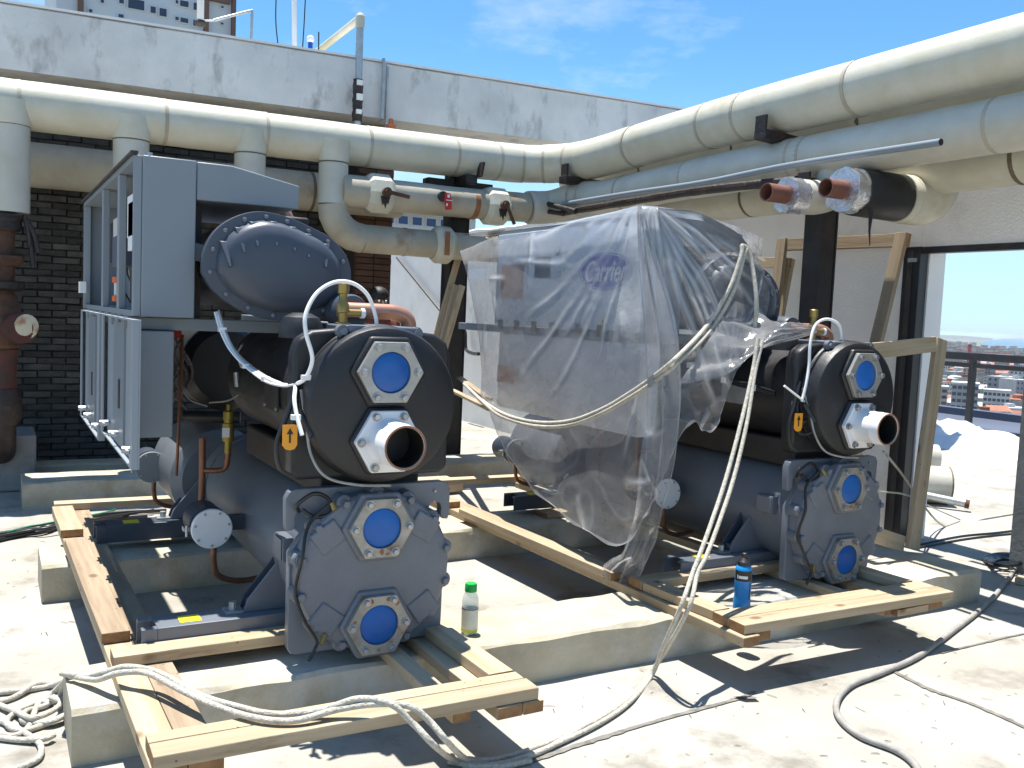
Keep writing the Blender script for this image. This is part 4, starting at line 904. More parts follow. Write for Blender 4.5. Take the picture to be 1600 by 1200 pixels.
    m_ = T(); m_.lathe((-.085,.10,1.305),(0,0,1),[(0,.026),(.012,.026),(.014,.016),(.045,.016),(.048,.021),(.075,.021),(.085,.014),(.11,.014),(.112,.019),(.145,.019),(.148,.015)],14); m_.cyl((-.085,.10,1.352),(-.02,.10,1.352),.013,12); bv = part('brass_valve', m_, 'brass')
    m_ = T(); m_.lathe((-.022,.10,1.352),(1,0,0),[(0,.018),(.012,.018),(.016,.014)],14); part('valve_cap', m_, 'white_paint', bv)
    m_ = T(); m_.lathe((-.21,.16,1.30),(0,0,1),[(-.04,.075),(.0,.075),(.03,.06),(.045,.03)],22); part('foam_elbow', m_, 'foam_black')
    # name plate, orange arrow tag, black loop cable
    m_ = T(); m_.box((-.250,.30,1.00),(-.242,.48,1.10)); 
    npl = T(); a0 = math.radians(170); 
    npl.box((-.236,.34,.985),(-.230,.52,1.095)); pl_ = part('name_plate', npl, 'black_steel' if first else 'galvanised')
    for yy, zz in ((.352,.995),(.508,.995),(.352,1.085),(.508,1.085)): inst('bolt', B_TINYX, pl_, W(-.236,yy,zz))
    m_ = T(); m_.prism([(-.325,.905),(-.275,.905),(-.275,.985),(-.330,.985)][::1] if False else [(-.324,.925),(-.314,.912),(-.299,.908),(-.284,.912),(-.276,.925),(-.276,.990),(-.324,.990)],'y',-.052,-.049); tg = part('arrow_tag', m_, 'sticker_orange')
    m_ = T(); m_.prism([(-.303,.932),(-.297,.932),(-.297,.960),(-.289,.960),(-.300,.980),(-.311,.960),(-.303,.960)],'y',-.0535,-.0525); part('arrow_print', m_, 'print_black', tg, None)
    m_ = T(); m_.tube([(-.262,-.01,1.13),(-.30,-.02,1.02),(-.335,-.03,.93),(-.325,-.035,.85),(-.28,-.03,.82)], .008, 8, 8); part('loop_cable', m_, 'black_cable')
    m_ = T(); m_.tube([(-.262,-.03,1.10),(-.255,-.07,1.00),(-.245,-.10,.90),(-.20,-.12,.83),(-.10,-.125,.80),(.02,-.12,.79)], .0045, 8, 8); part('grey_lead', m_, 'hose')
    m_ = T(); m_.cyl((-.268,-.05,1.03),(-.238,-.09,.955),.012,12); part('lead_gland', m_, 'frame_black')
    # feet: channels and saddles
    for cy, nm in ((.27,0),(1.80,1)):
        m_ = T(); zt_, zb_ = .290, .2085; x0, x1 = -.70, .33; y0, y1 = cy-.065, cy+.065
        prof = [(y0,zb_),(y0+.008,zb_),(y0+.008,zt_-.008),(y1-.008,zt_-.008),(y1-.008,zb_),(y1,zb_),(y1,zt_),(y0,zt_)]
        m_.prism(prof, 'x', x0+.05, x1)
        m_.prism([(y0,zb_),(y0+.008,zb_),(y0+.008,zt_-.008),(y0+.030,zt_-.008),(y0+.030,zt_),(y0,zt_)], 'x', x0, x0+.0499)
        m_.prism([(y1-.030,zt_),(y1-.030,zt_-.008),(y1-.008,zt_-.008),(y1-.008,zb_),(y1,zb_),(y1,zt_)], 'x', x0, x0+.0499)
        fc = part('foot_channel', m_, 'slate_paint' if nm == 0 else 'navy_paint', bevel=.002)  # near channel paler as if sunlit, far one darker as if shaded
        m_ = T(); m_.box((-.575,y0+.025,zt_+.0005),(-.505,y1-.035,zt_+.0015)); st_ = part('yellow_sticker', m_, 'sticker_yellow', fc, None)
        m_ = T(); m_.box((-.565,cy-.002,zt_+.002),(-.53,cy+.012,zt_+.0025)); 
        m_ = T(); m_.prism([(-.36,.291),(.32,.291),(.32,.40),(.24,.52),(.20,.50),(-.20,.50),(-.235,.47),(-.345,.335)],'y',cy-.01,cy+.004); part('saddle_plate', m_, 'slate_paint', bevel=.002)
        m_ = T(); m_.prism([(-.36,.291),(-.19,.291),(-.19,.46),(-.235,.47),(-.345,.335)],'y',cy+.05,cy+.062); m_.box((-.34,cy+.0045,.2915),(-.325,cy+.0495,.325)); part('saddle_rib', m_, 'navy_paint')
        m_ = T(); m_.cyl((-.39,cy+.02,.2905),(-.39,cy+.02,.325),.014,8); m_.box((-.42,cy-.01,.2902),(-.36,cy+.05,.298)); part('anchor_clip', m_, 'galvanised')
    # filter canisters lying along the shells, covers facing the water heads, copper drains below
    for (fy, fx, fz, r_) in ((.71,-.379,.487,.078),(2.27,-.379,.470,.084)):
        m_ = T(); m_.lathe((fx,fy+.017,fz),(0,1,0),[(0,r_*.93),(.20,r_*.93),(.24,r_*.7)],28); nk = part('filter_canister', m_, 'navy_paint')
        m_ = T(); m_.lathe((fx,fy+.05,fz),(0,1,0),[(0,r_*.99),(.018,r_*.99)],28); part('canister_ring', m_, 'navy_paint', nk)
        m_ = T(); m_.lathe((fx,fy+.016,fz),(0,-1,0),[(0,r_),(.014,r_),(.017,r_*.96)],36); cv = part('canister_cover', m_, 'pale_panel' if fy < 1 else 'cabinet_paint', nk)  # light put into the cover colour: near one sunlit pale, far one shaded
        for k in range(7): a = 2*math.pi*(k+.25)/7; inst('bolt', B_TINY, cv, W(fx+r_*.84*math.cos(a),fy-.001,fz+r_*.84*math.sin(a)))
        m_ = T(); m_.box((fx+.02,fy+.08,fz-.03),(-.16,fy+.11,fz+.03)); part('canister_bracket', m_, 'navy_paint', nk)
        m_ = T(); m_.tube([(fx+.02,fy+.06,fz-.07),(fx+.02,fy+.055,fz-.15),(fx+.04,fy+.055,fz-.205),(fx+.12,fy+.06,fz-.235),(fx+.24,fy+.08,fz-.235)], .012, 12, 6); part('copper_drain', m_, 'old_copper')
        m_ = T(); m_.box((fx-r_-.022,fy+.035,fz-.012),(fx-r_*.9,fy+.075,fz+.004)); m_.cyl((fx-r_-.012,fy+.03,fz-.03),(fx-r_-.012,fy+.03,fz+.014),.005,8); part('clamp', m_, 'galvanised', nk)
    m_ = T(); m_.box((-.272,.10,.50),(-.235,.20,.585)); m_.box((-.278,.105,.505),(-.2725,.195,.58)); part('terminal_box', m_, 'slate_paint', bevel=.004)
    # copper risers, gold relief valves, tubes on the left flank
    m_ = T(); m_.tube([(-.40,1.30,1.22),(-.405,1.30,1.0),(-.415,1.28,.75),(-.42,1.28,.60)], .007, 10, 5); part('thin_copper_riser', m_, 'old_copper')
    m_ = T(); m_.tube([(-.36,1.02,.36),(-.36,1.02,.52),(-.36,1.02,.66),(-.36,1.03,.80)], .014, 12, 4); part('copper_riser', m_, 'old_copper')
    m_ = T(); m_.tube([(-.36,1.02,.665),(-.31,1.0,.665),(-.275,.99,.675),(-.265,.985,.72),(-.265,.985,.78)], .012, 12, 5); part('copper_branch', m_, 'old_copper')
    for (vx_, vy_, vz_, s_) in ((-.265,.985,.79,1.0),(-.40,1.72,.865,.9)):
        m_ = T(); m_.lathe((vx_,vy_,vz_),(0,0,1),[(-.05*s_,.014),(0,.014),(.0,.024*s_),(.075*s_,.024*s_),(.078*s_,.018*s_),(.09*s_,.018*s_),(.092*s_,.022*s_),(.125*s_,.022*s_),(.13*s_,.010),(.155*s_,.009)],14); gv = part('relief_valve', m_, 'gold_valve')
        m_ = T(); m_.box((vx_-.030,vy_-.026,vz_+.02),(vx_+.0,vy_-.0245,vz_+.06)); part('valve_label', m_, 'sticker_white', gv, None)
    m_ = T(); m_.tube([(-.30,1.80,.80),(-.20,1.75,.80),(-.05,1.70,.80)], .03, 14, 3); m_.lathe((-.305,1.80,.80),(-1,0,0),[(0,.032),(.006,.030)],14); part('liquid_line', m_, 'foam_black')
    m_ = T(); m_.tube([(-.31,1.79,1.15),(-.33,1.75,1.0),(-.30,1.7,.90),(-.23,1.6,.87)], .004, 6, 6); part('capillary_lead', m_, 'hose'); m_ = T(); m_.tube([(-.30,1.2,.93),(-.24,1.1,.95),(-.20,1.0,1.0)], .004, 6, 6); part('capillary_lead', m_, 'hose')
    m_ = T(); m_.tube([(-.22,.96,1.10),(-.245,.93,1.16),(-.235,.90,1.20)], .005, 8, 5); m_.tube([(-.232,.98,1.02),(-.238,.98,1.08)], .012, 8, 0); part('sensor_well', m_, 'galvanised')
    m_ = T(); rr_ = random.Random(5)
    for _ in range(14):
        p_ = V(-.36+rr_.uniform(-.05,.05), 1.72+rr_.uniform(-.05,.15), 1.12+rr_.uniform(-.12,.12)); m_.tube([p_, p_+V(rr_.uniform(-.04,.04),.02,-.08), p_+V(rr_.uniform(-.06,.06),.06,-.17)], .007, 6, 3)
    part('wire_loom', m_, 'wire_dark')
    m_ = T(); m_.box((-.385,1.62,1.19),(-.35,1.66,1.225)); part('red_connector', m_, 'red_plastic')
    # --- base frame under cabinet and compressor
    m_ = T(); m_.box((-.69,.66,1.258),(.19,.70,1.303)); m_.box((-.69,.7005,1.258),(-.64,2.60,1.302)); m_.box((.14,.7005,1.258),(.19,2.55,1.302)); bf = part('base_frame', m_, 'cabinet_paint', bevel=.003)
    m_ = T(); m_.lathe((-.07,.62,1.255),(0,0,1),[(0,.03),(.02,.045),(.05,.045),(.055,.03)],16); part('rubber_mount', m_, 'black_steel', bf)
    m_ = T(); m_.box((.02,.60,1.280),(.21,.655,1.302)); part('support_strip', m_, 'sticker_yellow' if 0 else 'galvanised', bf)
    # --- control cabinet
    yF, yR = .57, (2.62 if first else 2.08); xL, xR = -.695, -.485; zB, zT = 1.306, 1.872
    m_ = T(); m_.box((xL+.028,yF,zB),(xR,yF+.03,zT)); part('cabinet_front', m_, 'cabinet_paint', bevel=.004)
    m_ = T(); m_.box((xL,yF+.004,zB+.002),(xL+.0275,yF+.03,zT-.002)); part('corner_post', m_, 'cabinet_paint', bevel=.003)
    m_ = T(); m_.box((xL,yF+.031,zT-.02),(xR,yR,zT)); part('cabinet_top', m_, 'cabinet_paint')
    if first: m_ = T(); m_.box((xL-.012,yF-.01,zT+.001),(xL+.012,yR,zT+.010)); part('rain_lip', m_, 'black_steel')
    m_ = T(); m_.box((xL,yF+.031,zB),(xR,yR,zB+.02)); part('cabinet_floor', m_, 'cabinet_paint')
    m_ = T(); m_.box((xR-.02,yF+.031,zB+.0205),(xR,yR,zT-.0205)); part('cabinet_back', m_, 'cabinet_paint')
    m_ = T(); m_.box((xL,yR-.03,zB+.0205),(xR-.0205,yR,zT-.0205)); part('cabinet_rear', m_, 'cabinet_paint')
    m_ = T(); m_.lathe((xL+.05,yF+.015,zT),(0,0,1),[(0,.012),(.012,.012)],10); part('lifting_stud', m_, 'galvanised')
    if first:
        for yy in (1.02, 1.62):
            m_ = T(); m_.box((xL+.002,yy,zB+.021),(xL+.030,yy+.055,zT-.021)); m_.box((xL+.004,yy+.0555,zB+.021),(xL+.012,yy+.075,zT-.021)); part('door_post', m_, 'door_paint', bevel=.002)
        m_ = T(); m_.box((xL+.002,yR-.06,zB+.021),(xL+.03,yR-.031,zT-.021)); part('door_post', m_, 'door_paint')
        m_ = T(); m_.box((xL-.03,yR-.2,zB+.08),(xL-.001,yR-.10,zB+.14)); part('warning_label', m_, 'sticker_white')
        # components inside
        xi = xR-.0215
        def comp(nm, y0, y1, z0, z1, dep, mt, bv_=.004): m2 = T(); m2.box((xi-min(.165,dep*1.75),y0,z0),(xi-.0005,y1,z1)); return part(nm, m2, mt, bevel=bv_)
        comp('drive_module', .72,.95,1.60,1.76,.10,'pale_panel'); comp('drive_module', 1.78,2.0,1.52,1.75,.06,'house_white'); comp('contactor', 1.15,1.38,1.66,1.78,.08,'black_steel')
        comp('paper_wallet', .76,.92,1.55,1.73,.118,'sticker_white',.001)
        comp('contactor', 1.20,1.45,1.50,1.63,.10,'roof_blue'); comp('contactor', .68,.92,1.36,1.48,.09,'black_steel'); comp('instruction_sheet', 1.80,2.15,1.37,1.49,.006,'sticker_white',0)
        comp('terminal_rail', .66,1.0,1.50,1.53,.03,'galvanised',.002); comp('terminal_rail', 1.1,1.55,1.44,1.46,.03,'galvanised',.002); comp('fuse_holder', 2.1,2.3,1.55,1.75,.05,'black_steel')
        for yy in (1.20,1.30,1.40):
            m_ = T(); m_.cyl((xi-.12,yy,1.66),(xi-.12,yy,1.74),.022,12); part('capacitor', m_, 'galvanised')
        for (yy, zz) in ((1.36,1.445),(1.36,1.365)):
            m_ = T(); m_.cyl((xi-.15,yy,zz-.012),(xi-.15,yy,zz+.012),.024,12); part('orange_cap', m_, 'orange_plastic')
        m_ = T(); m_.cyl((xi-.15,1.36,1.379),(xi-.15,1.36,1.432),.016,12); part('fuse_tube', m_, 'house_white')
        rr_ = random.Random(9)
        for q_ in range(4):
            m_ = T()
            for _ in range(9):
                y_ = .66+q_*.26+rr_.uniform(0,.2); z_ = rr_.uniform(1.55,1.78); m_.tube([(xi-.04,y_,z_),(xi-.09-.03*rr_.random(),y_+rr_.uniform(-.05,.05),z_-.10),(xi-.07,y_+rr_.uniform(-.08,.08),z_-.2),(xi-.04,y_+rr_.uniform(-.05,.05),1.34)], .0045, 6, 5)
            wl = part('cabinet_wiring', m_, ('wire_dark','black_cable','house_grey','wire_dark')[q_])
        # hinges and two doors folded down
        for yy in (.72,.92,1.12,1.38,1.62,1.9,2.2,2.45):
            m_ = T(); m_.box((xL-.012,yy-.02,zB-.045),(xL+.02,yy+.02,zB-.002)); part('hinge', m_, 'cabinet_paint')
        def door(y0, y1, zt_, zb_, xo):
            xa, xb = xo-.026, xo
            m2 = T(); m2.box((xb-.006,y0,zb_),(xb,y1,zt_)); d_ = part('cabinet_door', m2, 'door_paint', bevel=.001)
            m2 = T(); m2.box((xa,y0,zb_),(xb-.0065,y0+.006,zt_)); m2.box((xa,y1-.006,zb_),(xb-.0065,y1,zt_)); m2.box((xa,y0+.0065,zb_),(xb-.0065,y1-.0065,zb_+.006)); m2.box((xa,y0+.0065,zt_-.006),(xb-.0065,y1-.0065,zt_)); m2.box((xa,y0+.0065,zb_+.0065),(xa+.006,y0+.06,zt_-.0065)); m2.box((xa,y1-.06,zb_+.0065),(xa+.006,y1-.0065,zt_-.0065)); part('door_return', m2, 'door_paint', d_)
            m2 = T(); ym = (y0+y1)/2
            m2.box((xb-.014,ym-.16,zb_+.02),(xb-.0065,ym+.16,zt_-.02)); part('door_stiffener', m2, 'cabinet_paint', d_)
            m2 = T(); m2.box((xb-.0175,ym-.06,zb_+.16),(xb-.0145,ym-.02,zb_+.27)); part('document_slot', m2, 'black_steel', d_)
            for yy in (y0+.10, ym+.02, y1-.16):
                m2 = T(); m2.cyl((xa-.02,yy,zb_+.055),(xb-.007,yy,zb_+.055),.012,10); m2.box((xa-.012,yy-.06,zb_+.048),(xa-.002,yy+.06,zb_+.060)); part('door_latch', m2, 'galvanised', d_)
        door(.38,1.40,1.298,.790,-.690); door(1.44,2.42,1.298,.74,-.695)
        m_ = T(); m_.box((-.665,.62,.865),(-.545,2.35,1.256)); part('starter_box', m_, 'cabinet_paint', bevel=.004)
        m_ = T(); m_.box((-.62,.64,.60),(-.595,.75,.864)); 
    else:
        for (y0, y1) in ((.605,1.33),(1.335,2.05)):
            m_ = T(); m_.box((xL-.012,y0,zB+.004),(xL-.0005,y1,zT-.024)); d_ = part('cabinet_door', m_, 'pale_panel', bevel=.002)
        for yy in (.70,.92,1.12,1.38,1.58,1.78,1.98):
            m_ = T(); m_.box((xL-.022,yy-.022,zB-.03),(xL-.0125,yy+.022,zB+.03)); part('hinge', m_, 'black_steel')
        for yy, zz in ((.74,1.835),(1.10,1.835)):
            m_ = T(); m_.cyl((xL-.012,yy,zz),(xL-.022,yy,zz),.012,12); part('door_latch', m_, 'black_steel')
        m_ = T(); m_.box((xL+.02,.62,.80),(xL+.14,2.05,1.256)); part('starter_box', m_, 'pale_panel', bevel=.004)
        # oval badge on the door
        c_ = atX(945,424,wx+xL-.014); a_, b_ = .23, .094
        m_ = MB(); n = 48; m_.prism([(c_.y+a_*math.cos(2*math.pi*i/n), c_.z+b_*math.sin(2*math.pi*i/n)) for i in range(n)],'x',c_.x,c_.x-.003); bd = obj('oval_badge', m_, 'logo_blue', ch, None)
        m_ = MB(); vs = []; 
        for i in range(n):
            for (f, ) in ((.955,),(.915,)): vs.append((c_.x-.0038, c_.y+a_*f*math.cos(2*math.pi*i/n)*1.0, c_.z+(b_*f-.001)*math.sin(2*math.pi*i/n)))
        m_.add(vs, [(2*i,2*i+1,(2*i+3)%(2*n),(2*i+2)%(2*n)) for i in range(n)]); obj('badge_rim', m_, 'logo_white', bd, None)
        tm = text_mesh('Carrier', .150, 'logo_white', 'badge_lettering', .35, .0006, .80, .0022)
        t_ = inst('badge_lettering', tm, bd, (c_.x-.0045, c_.y, c_.z-.004), (math.pi/2, 0, -math.pi/2))
        k_ = atX(872,392,wx+xL-.014); m_ = MB(); m_.lathe(k_,(-1,0,0),[(0,.034),(.002,.034)],24); rb = obj('round_badge', m_, 'sticker_white', ch); m_ = MB(); m_.lathe(k_+V(-.0025,0,-.002),(-1,0,0),[(0,.026),(.001,.026)],20); r2_ = obj('badge_disc', m_, 'window_blue', rb)
        m_ = MB(); m_.lathe(k_+V(-.004,0,.004),(-1,0,0),[(0,.016),(.001,.016)],16); obj('badge_centre', m_, 'sticker_white', rb)
        k_ = atX(848,417,wx+xL-.014); m_ = MB(); m_.box((k_.x-.004,k_.y-.08,k_.z-.06),(k_.x,k_.y+.08,k_.z+.055)); obj('display_panel', m_, 'black_steel', ch)
        k_ = atX(942,503,wx+xL-.014); m_ = MB(); m_.prism([(k_.y-.022,k_.z-.016),(k_.y+.022,k_.z-.016),(k_.y,k_.z+.022)],'x',k_.x,k_.x-.002); ws = obj('warning_triangle', m_, 'sticker_yellow', ch, None)
        m_ = MB(); m_.prism([(k_.y-.003,k_.z-.009),(k_.y+.003,k_.z-.009),(k_.y+.005,k_.z+.010),(k_.y-.005,k_.z+.010)],'x',k_.x-.0022,k_.x-.0028); obj('warning_mark', m_, 'print_black', ws, None)
        for (px_, py_, dy_, dz_) in ((800,440,.13,.10),(790,585,.10,.05)):
            k_ = atX(px_, py_, wx+xL-.014); m_ = MB(); m_.box((k_.x-.003,k_.y-dy_,k_.z-dz_),(k_.x,k_.y+dy_,k_.z+dz_)); obj('orange_card', m_, 'card_orange', ch, None)
    # --- sloping duct
    m_ = T(); y0, y1 = .575, 1.55
    pr_ = [(xR+.002,1.735),(-.108,1.735),(-.108,1.822),(-.36,1.870),(xR+.002,1.870)]
    m_.prism(pr_, 'y', y0, y1); du = part('sloping_duct', m_, 'cabinet_paint', bevel=.004)
    m_ = T(); m_.hexa([(-.345,.72,1.868),(-.15,.72,1.831),(-.15,1.2,1.831),(-.345,1.2,1.868),(-.345,.72,1.8755),(-.15,.72,1.8385),(-.15,1.2,1.8385),(-.345,1.2,1.8755)]); part('duct_opening', m_, 'black_steel', du)
    m_ = T(); m_.bar((-.35,.70,1.876),(-.145,.70,1.838),.02,.010); m_.bar((-.145,.70,1.838),(-.145,1.22,1.838),.02,.010); m_.bar((-.35,1.22,1.876),(-.145,1.22,1.838),.02,.010); part('opening_rim', m_, 'door_paint', du)
    # --- compressor: oval end cover, flange bolts, ribs, body
    cyc = .47
    px_out = [(316,425),(318,396),(330,368),(350,348),(376,335),(404,330),(432,334),(458,342),(486,355),(512,368),(532,386),(545,408),(549,434),(545,460),(533,480),(512,492),(482,499),(448,502),(414,498),(382,487),(352,470),(330,450)]
    base0 = Vector((1.125, 2.93, 0))
    out_ = [((lambda p: (p.x-base0.x, p.z))(atY(a, b, base0.y+cyc))) for a, b in px_out]
    out_ = [(p.x, p.y) for p in spline([V(a, b, 0) for a, b in out_+[out_[0]]], 3)[:-1]]
    ccx = sum(p[0] for p in out_)/len(out_); ccz = sum(p[1] for p in out_)/len(out_)
    def sc(f, dx=0, dz=0): return [(ccx+(a-ccx)*f+dx, ccz+(b-ccz)*f+dz) for a, b in out_]
    def ringsY(seq): return [[(a, y, b) for a, b in sc(f)] for f, y in seq]
    m_ = T(); m_.rings(ringsY([(.985,cyc+.045),(1.0,cyc+.038),(1.0,cyc+.004),(.992,cyc),(.84,cyc-.002),(.82,cyc-.014),(.79,cyc-.032),(.72,cyc-.046),(.55,cyc-.056),(.25,cyc-.061)])); cc = part('compressor_cover', m_, 'navy_paint', smooth=50)
    nO = len(out_)
    for k in range(16):
        a, b = sc(.905)[(k*nO)//16]; inst('bolt', B_COVER, cc, W(a, cyc-.002, b))
    for k in range(7):
        f = k/6; idx = int(nO*(.10+.33*f)) % nO; a1, b1 = sc(.845)[idx]; a2, b2 = sc(.70)[idx]
        m2 = T(); m2.hexa([(a1-.012,cyc-.001,b1-.004),(a1+.012,cyc-.001,b1-.004),(a2+.004,cyc-.040,b1-.085),(a2-.004,cyc-.040,b1-.085),(a1-.010,cyc-.012,b1),(a1+.010,cyc-.012,b1),(a2+.003,cyc-.062,b1-.080),(a2-.003,cyc-.062,b1-.080)]) if False else m2.hexa([(a1-.015,cyc-.001,b1),(a1+.015,cyc-.001,b1),(a1+.006+(a2-a1)*.45,cyc-.02,b1-.10),(a1-.006+(a2-a1)*.45,cyc-.02,b1-.10),(a1-.012,cyc-.026,b1-.004),(a1+.012,cyc-.026,b1-.004),(a1+.005+(a2-a1)*.45,cyc-.066,b1-.092),(a1-.005+(a2-a1)*.45,cyc-.066,b1-.092)])
        part('cover_rib', m2, 'navy_paint', cc, bevel=.002)
    m_ = T(); m_.rings(ringsY([(.93,cyc+.0455),(.93,cyc+.12),(.90,cyc+.121),(.90,cyc+.5),(.78,cyc+.55),(.78,cyc+1.5)])); part('compressor_body', m_, 'navy_paint', smooth=50)
    m_ = T(); m_.box((-.02,cyc+.62,1.64),(.09,cyc+.74,1.755)); part('suction_block', m_, 'black_steel', bevel=.01)
    m_ = T(); m_.tube([(-.035,1.30,1.66),(-.03,1.28,1.78),(.0,1.26,1.805),(.035,1.25,1.77),(.06,1.24,1.68)], .026, 16, 6); part('hot_gas_pipe', m_, 'copper')
    m_ = T(); m_.box((-.055,.92,1.665),(-.025,.96,1.71)); m_.cyl((-.04,.92,1.69),(-.04,.89,1.69),.012,10); part('service_valve', m_, 'brass')
    m_ = T(); m_.lathe((.035,.34,1.352),(0,1,0),[(0,.062),(.02,.068),(.12,.068)],28); part('suction_flange', m_, 'navy_paint')
    m_ = T(); m_.lathe((.06,.42,1.26),(0,0,1),[(0,.10),(.02,.10),(.025,.075),(.05,.075)],28); part('suction_neck', m_, 'navy_paint')
    if first:
        m_ = T(); m_.box((-.455,.62,1.46),(-.40,.66,1.53)); m_.box((-.48,.70,1.304),(-.44,1.0,1.73)); part('service_bracket', m_, 'black_steel')
        m_ = T(); m_.prism([(-.482,1.52),(-.42,1.51),(-.395,1.49),(-.395,1.57),(-.482,1.585)],'y',.64,.645); part('cable_tray', m_, 'door_paint')
    # white conduit bundle sweeping down the barrel (its own strands)
    if first:
        cps = [atY(338,488,3.45),atY(347,515,3.42),atY(362,545,3.38),atY(385,572,3.32),(atY(415,592,3.20)),atY(443,600,3.05),atY(462,601,2.93)]
        for q_, (dx, r_) in enumerate(((0,.007),(.0075,.0042),(-.007,.0042))):
            m_ = MB(); m_.tube([p+V(dx,-.004*q_,dx*.5+.004*math.sin(i*2+q_)) for i, p in enumerate(cps)], r_, 8, 8); part('white_conduit', m_, 'white_cable' if q_ != 1 else 'hose')
        br = [cps[-1], atY(478,590,2.86), atY(488,560,2.84), atY(478,520,2.84), atY(478,490,2.85), atY(495,458,2.87), atY(523,441,2.89), atY(552,443,2.90), atY(575,462,2.90), atY(587,495,2.90), atY(588,514,2.90)]
        m_ = MB(); m_.tube(br, .0066, 10, 8); part('capillary_hose', m_, 'white_cable')
        m_ = MB(); m_.tube([cps[-1], atY(460,625,2.86), atY(464,650,2.83), atY(472,680,2.80)], .0065, 10, 6); part('white_conduit', m_, 'white_cable')
        for p in (cps[1],cps[3],cps[4],atY(462,652,2.835),atY(478,590,2.86)):
            m_ = MB(); m_.box(p-V(.014,.010,.008), p+V(.014,.010,.008)); part('cable_tie', m_, 'sticker_white')
    else:
        cps = [W(-.60,.75,1.22),W(-.42,.55,1.16),W(-.33,.40,1.10),W(-.28,.25,1.075),W(-.275,.12,1.06)]
        for dx in (0,.010,-.008):
            m_ = MB(); m_.tube([p+V(0,0,dx) for p in cps], .005, 8, 6); part('cable_run', m_, 'black_cable')
        for p in (cps[1],cps[2],cps[3]):
            m_ = MB(); m_.box(p-V(.016,.010,.014), p+V(.006,.010,.014)); part('cable_tie', m_, 'sticker_white')
        cw = W(-.268,.02,1.03)
        m_ = MB(); m_.tube([cw+V(0,0,.02),cw+V(-.03,-.03,-.05),cw+V(.0,-.05,-.13),cw+V(.06,-.07,-.12),cw+V(.07,-.07,-.03),cw+V(.03,-.05,.03),cw+V(-.01,-.04,.0),cw+V(.0,-.05,-.08),cw+V(.05,-.07,-.06)], .007, 8, 8); part('cable_coil', m_, 'black_cable')
        m_ = MB(); m_.cyl(cw+V(.03,-.08,.02), cw+V(.10,-.11,-.02), .014, 12); part('lead_gland', m_, 'frame_black')
        m_ = MB(); m_.cyl(cw+V(-.11,-.05,.08), cw+V(.01,-.06,.01), .005, 8); part('lead_end', m_, 'white_cable')
        m_ = MB(); m_.tube([W(-.02,-.02,1.31),W(-.05,-.02,1.385),W(-.12,-.01,1.41),W(-.19,-.01,1.38),W(-.225,-.02,1.30),W(-.235,-.03,1.2),W(-.255,-.04,1.12),W(-.275,-.04,1.04)], .0066, 10, 8); part('capillary_hose', m_, 'white_cable')
    return ch
# remove the generic loop: each machine gets its own capillary hose above
CH1 = chiller(1.125, 2.93, True)
CH2 = chiller(3.40, 2.95, False)
# ================================================================== PALLETS AND TIMBER
rw_ = random.Random(4)
def board(name, parent, p, q, w_, h_, mt='pine', up=(0,0,1), end='endgrain'):
    """one board from p to q (centre line), its own object with the grain along its length"""
    p, q = Vector(p), Vector(q); d = q-p; Ln = d.length; d.normalize(); u = Vector(up); u = (u-d*u.dot(d)).normalized(); r = u.cross(d)
    m_ = MB(); n = 4; R = []
    for i in range(n+1):
        x = -Ln/2+Ln*i/n; wob = rw_.uniform(-.0012,.0012)
        R.append([(x,-w_/2+wob,-h_/2),(x,w_/2+wob,-h_/2),(x,w_/2+wob,h_/2),(x,-w_/2+wob,h_/2)])
    m_.rings(R)
    m_.mi = [0]*(len(m_.f)-2)+[1,1]
    me = mesh(name, m_, [mt, end], Vector((0,0,0)), None)
    o = bpy.data.objects.new(name, me); C.objects.link(o)
    M_ = Matrix((d, r, u)).transposed().to_4x4(); M_.translation = (p+q)/2
    if parent: o.parent = parent; M_.translation = (p+q)/2-root_of(parent).location
    o.matrix_local = M_ if parent else o.matrix_local
    if not parent: o.matrix_world = M_
    bv = o.modifiers.new('bevel', 'BEVEL'); bv.width = .0028; bv.segments = 2; bv.limit_method = 'ANGLE'
    return o
Z1, Z2 = .1895, .2285      # centre heights of lower and upper layers
HB = .037
def bd(par, x0, y0, x1, y1, z, w_, mt='pine', h_=HB, nm='timber'): return board(nm, par, (x0,y0,z), (x1,y1,z), w_, h_, mt)
P1 = thing('wooden_pallet', 'raw pine pallet under the uncovered left machine, white ropes over its front beam', 'pallet', (.9,3.9,.17), 'pine pallets under the machines')
# lower layer (along the machine)
bd(P1,.385,2.335,.325,5.50,Z1,.088); bd(P1,.476,2.335,.416,5.50,Z1,.088,'grey_pine')
bd(P1,1.200,2.335,1.17,5.45,Z1,.06); bd(P1,1.345,2.30,1.30,5.50,Z1,.086,'pine'); bd(P1,1.425,2.30,1.385,5.50,Z1,.070,'pine')
# upper layer
bd(P1,.362,3.275,.335,4.66,Z2,.090,'grey_pine'); bd(P1,.334,4.83,.326,5.40,Z2,.100)
bd(P1,.345,2.36,1.445,2.345,Z2,.080); bd(P1,.345,2.432,1.440,2.418,Z2,.055)
bd(P1,.330,3.085,1.30,3.09,Z2,.092); bd(P1,.29,5.50,1.40,5.47,Z2,.090)
bd(P1,1.395,2.455,1.385,3.02,Z2,.088); bd(P1,.345,2.475,.340,3.03,Z2-.0,.09,'grey_pine') if False else None
bd(P1,.52,4.70,1.36,4.70,Z2,.085) if False else None
bd(P1,1.37,3.35,1.35,5.30,Z2,.088,'pine')
P2 = thing('wooden_pallet', 'raw pine pallet under the plastic wrapped machine, blue bottle at its front corner', 'pallet', (3.1,3.9,.17), 'pine pallets under the machines')
bd(P2,2.475,2.47,2.385,5.55,Z1,.086,'pine'); bd(P2,2.56,2.50,2.47,5.55,Z1,.084,'grey_pine')
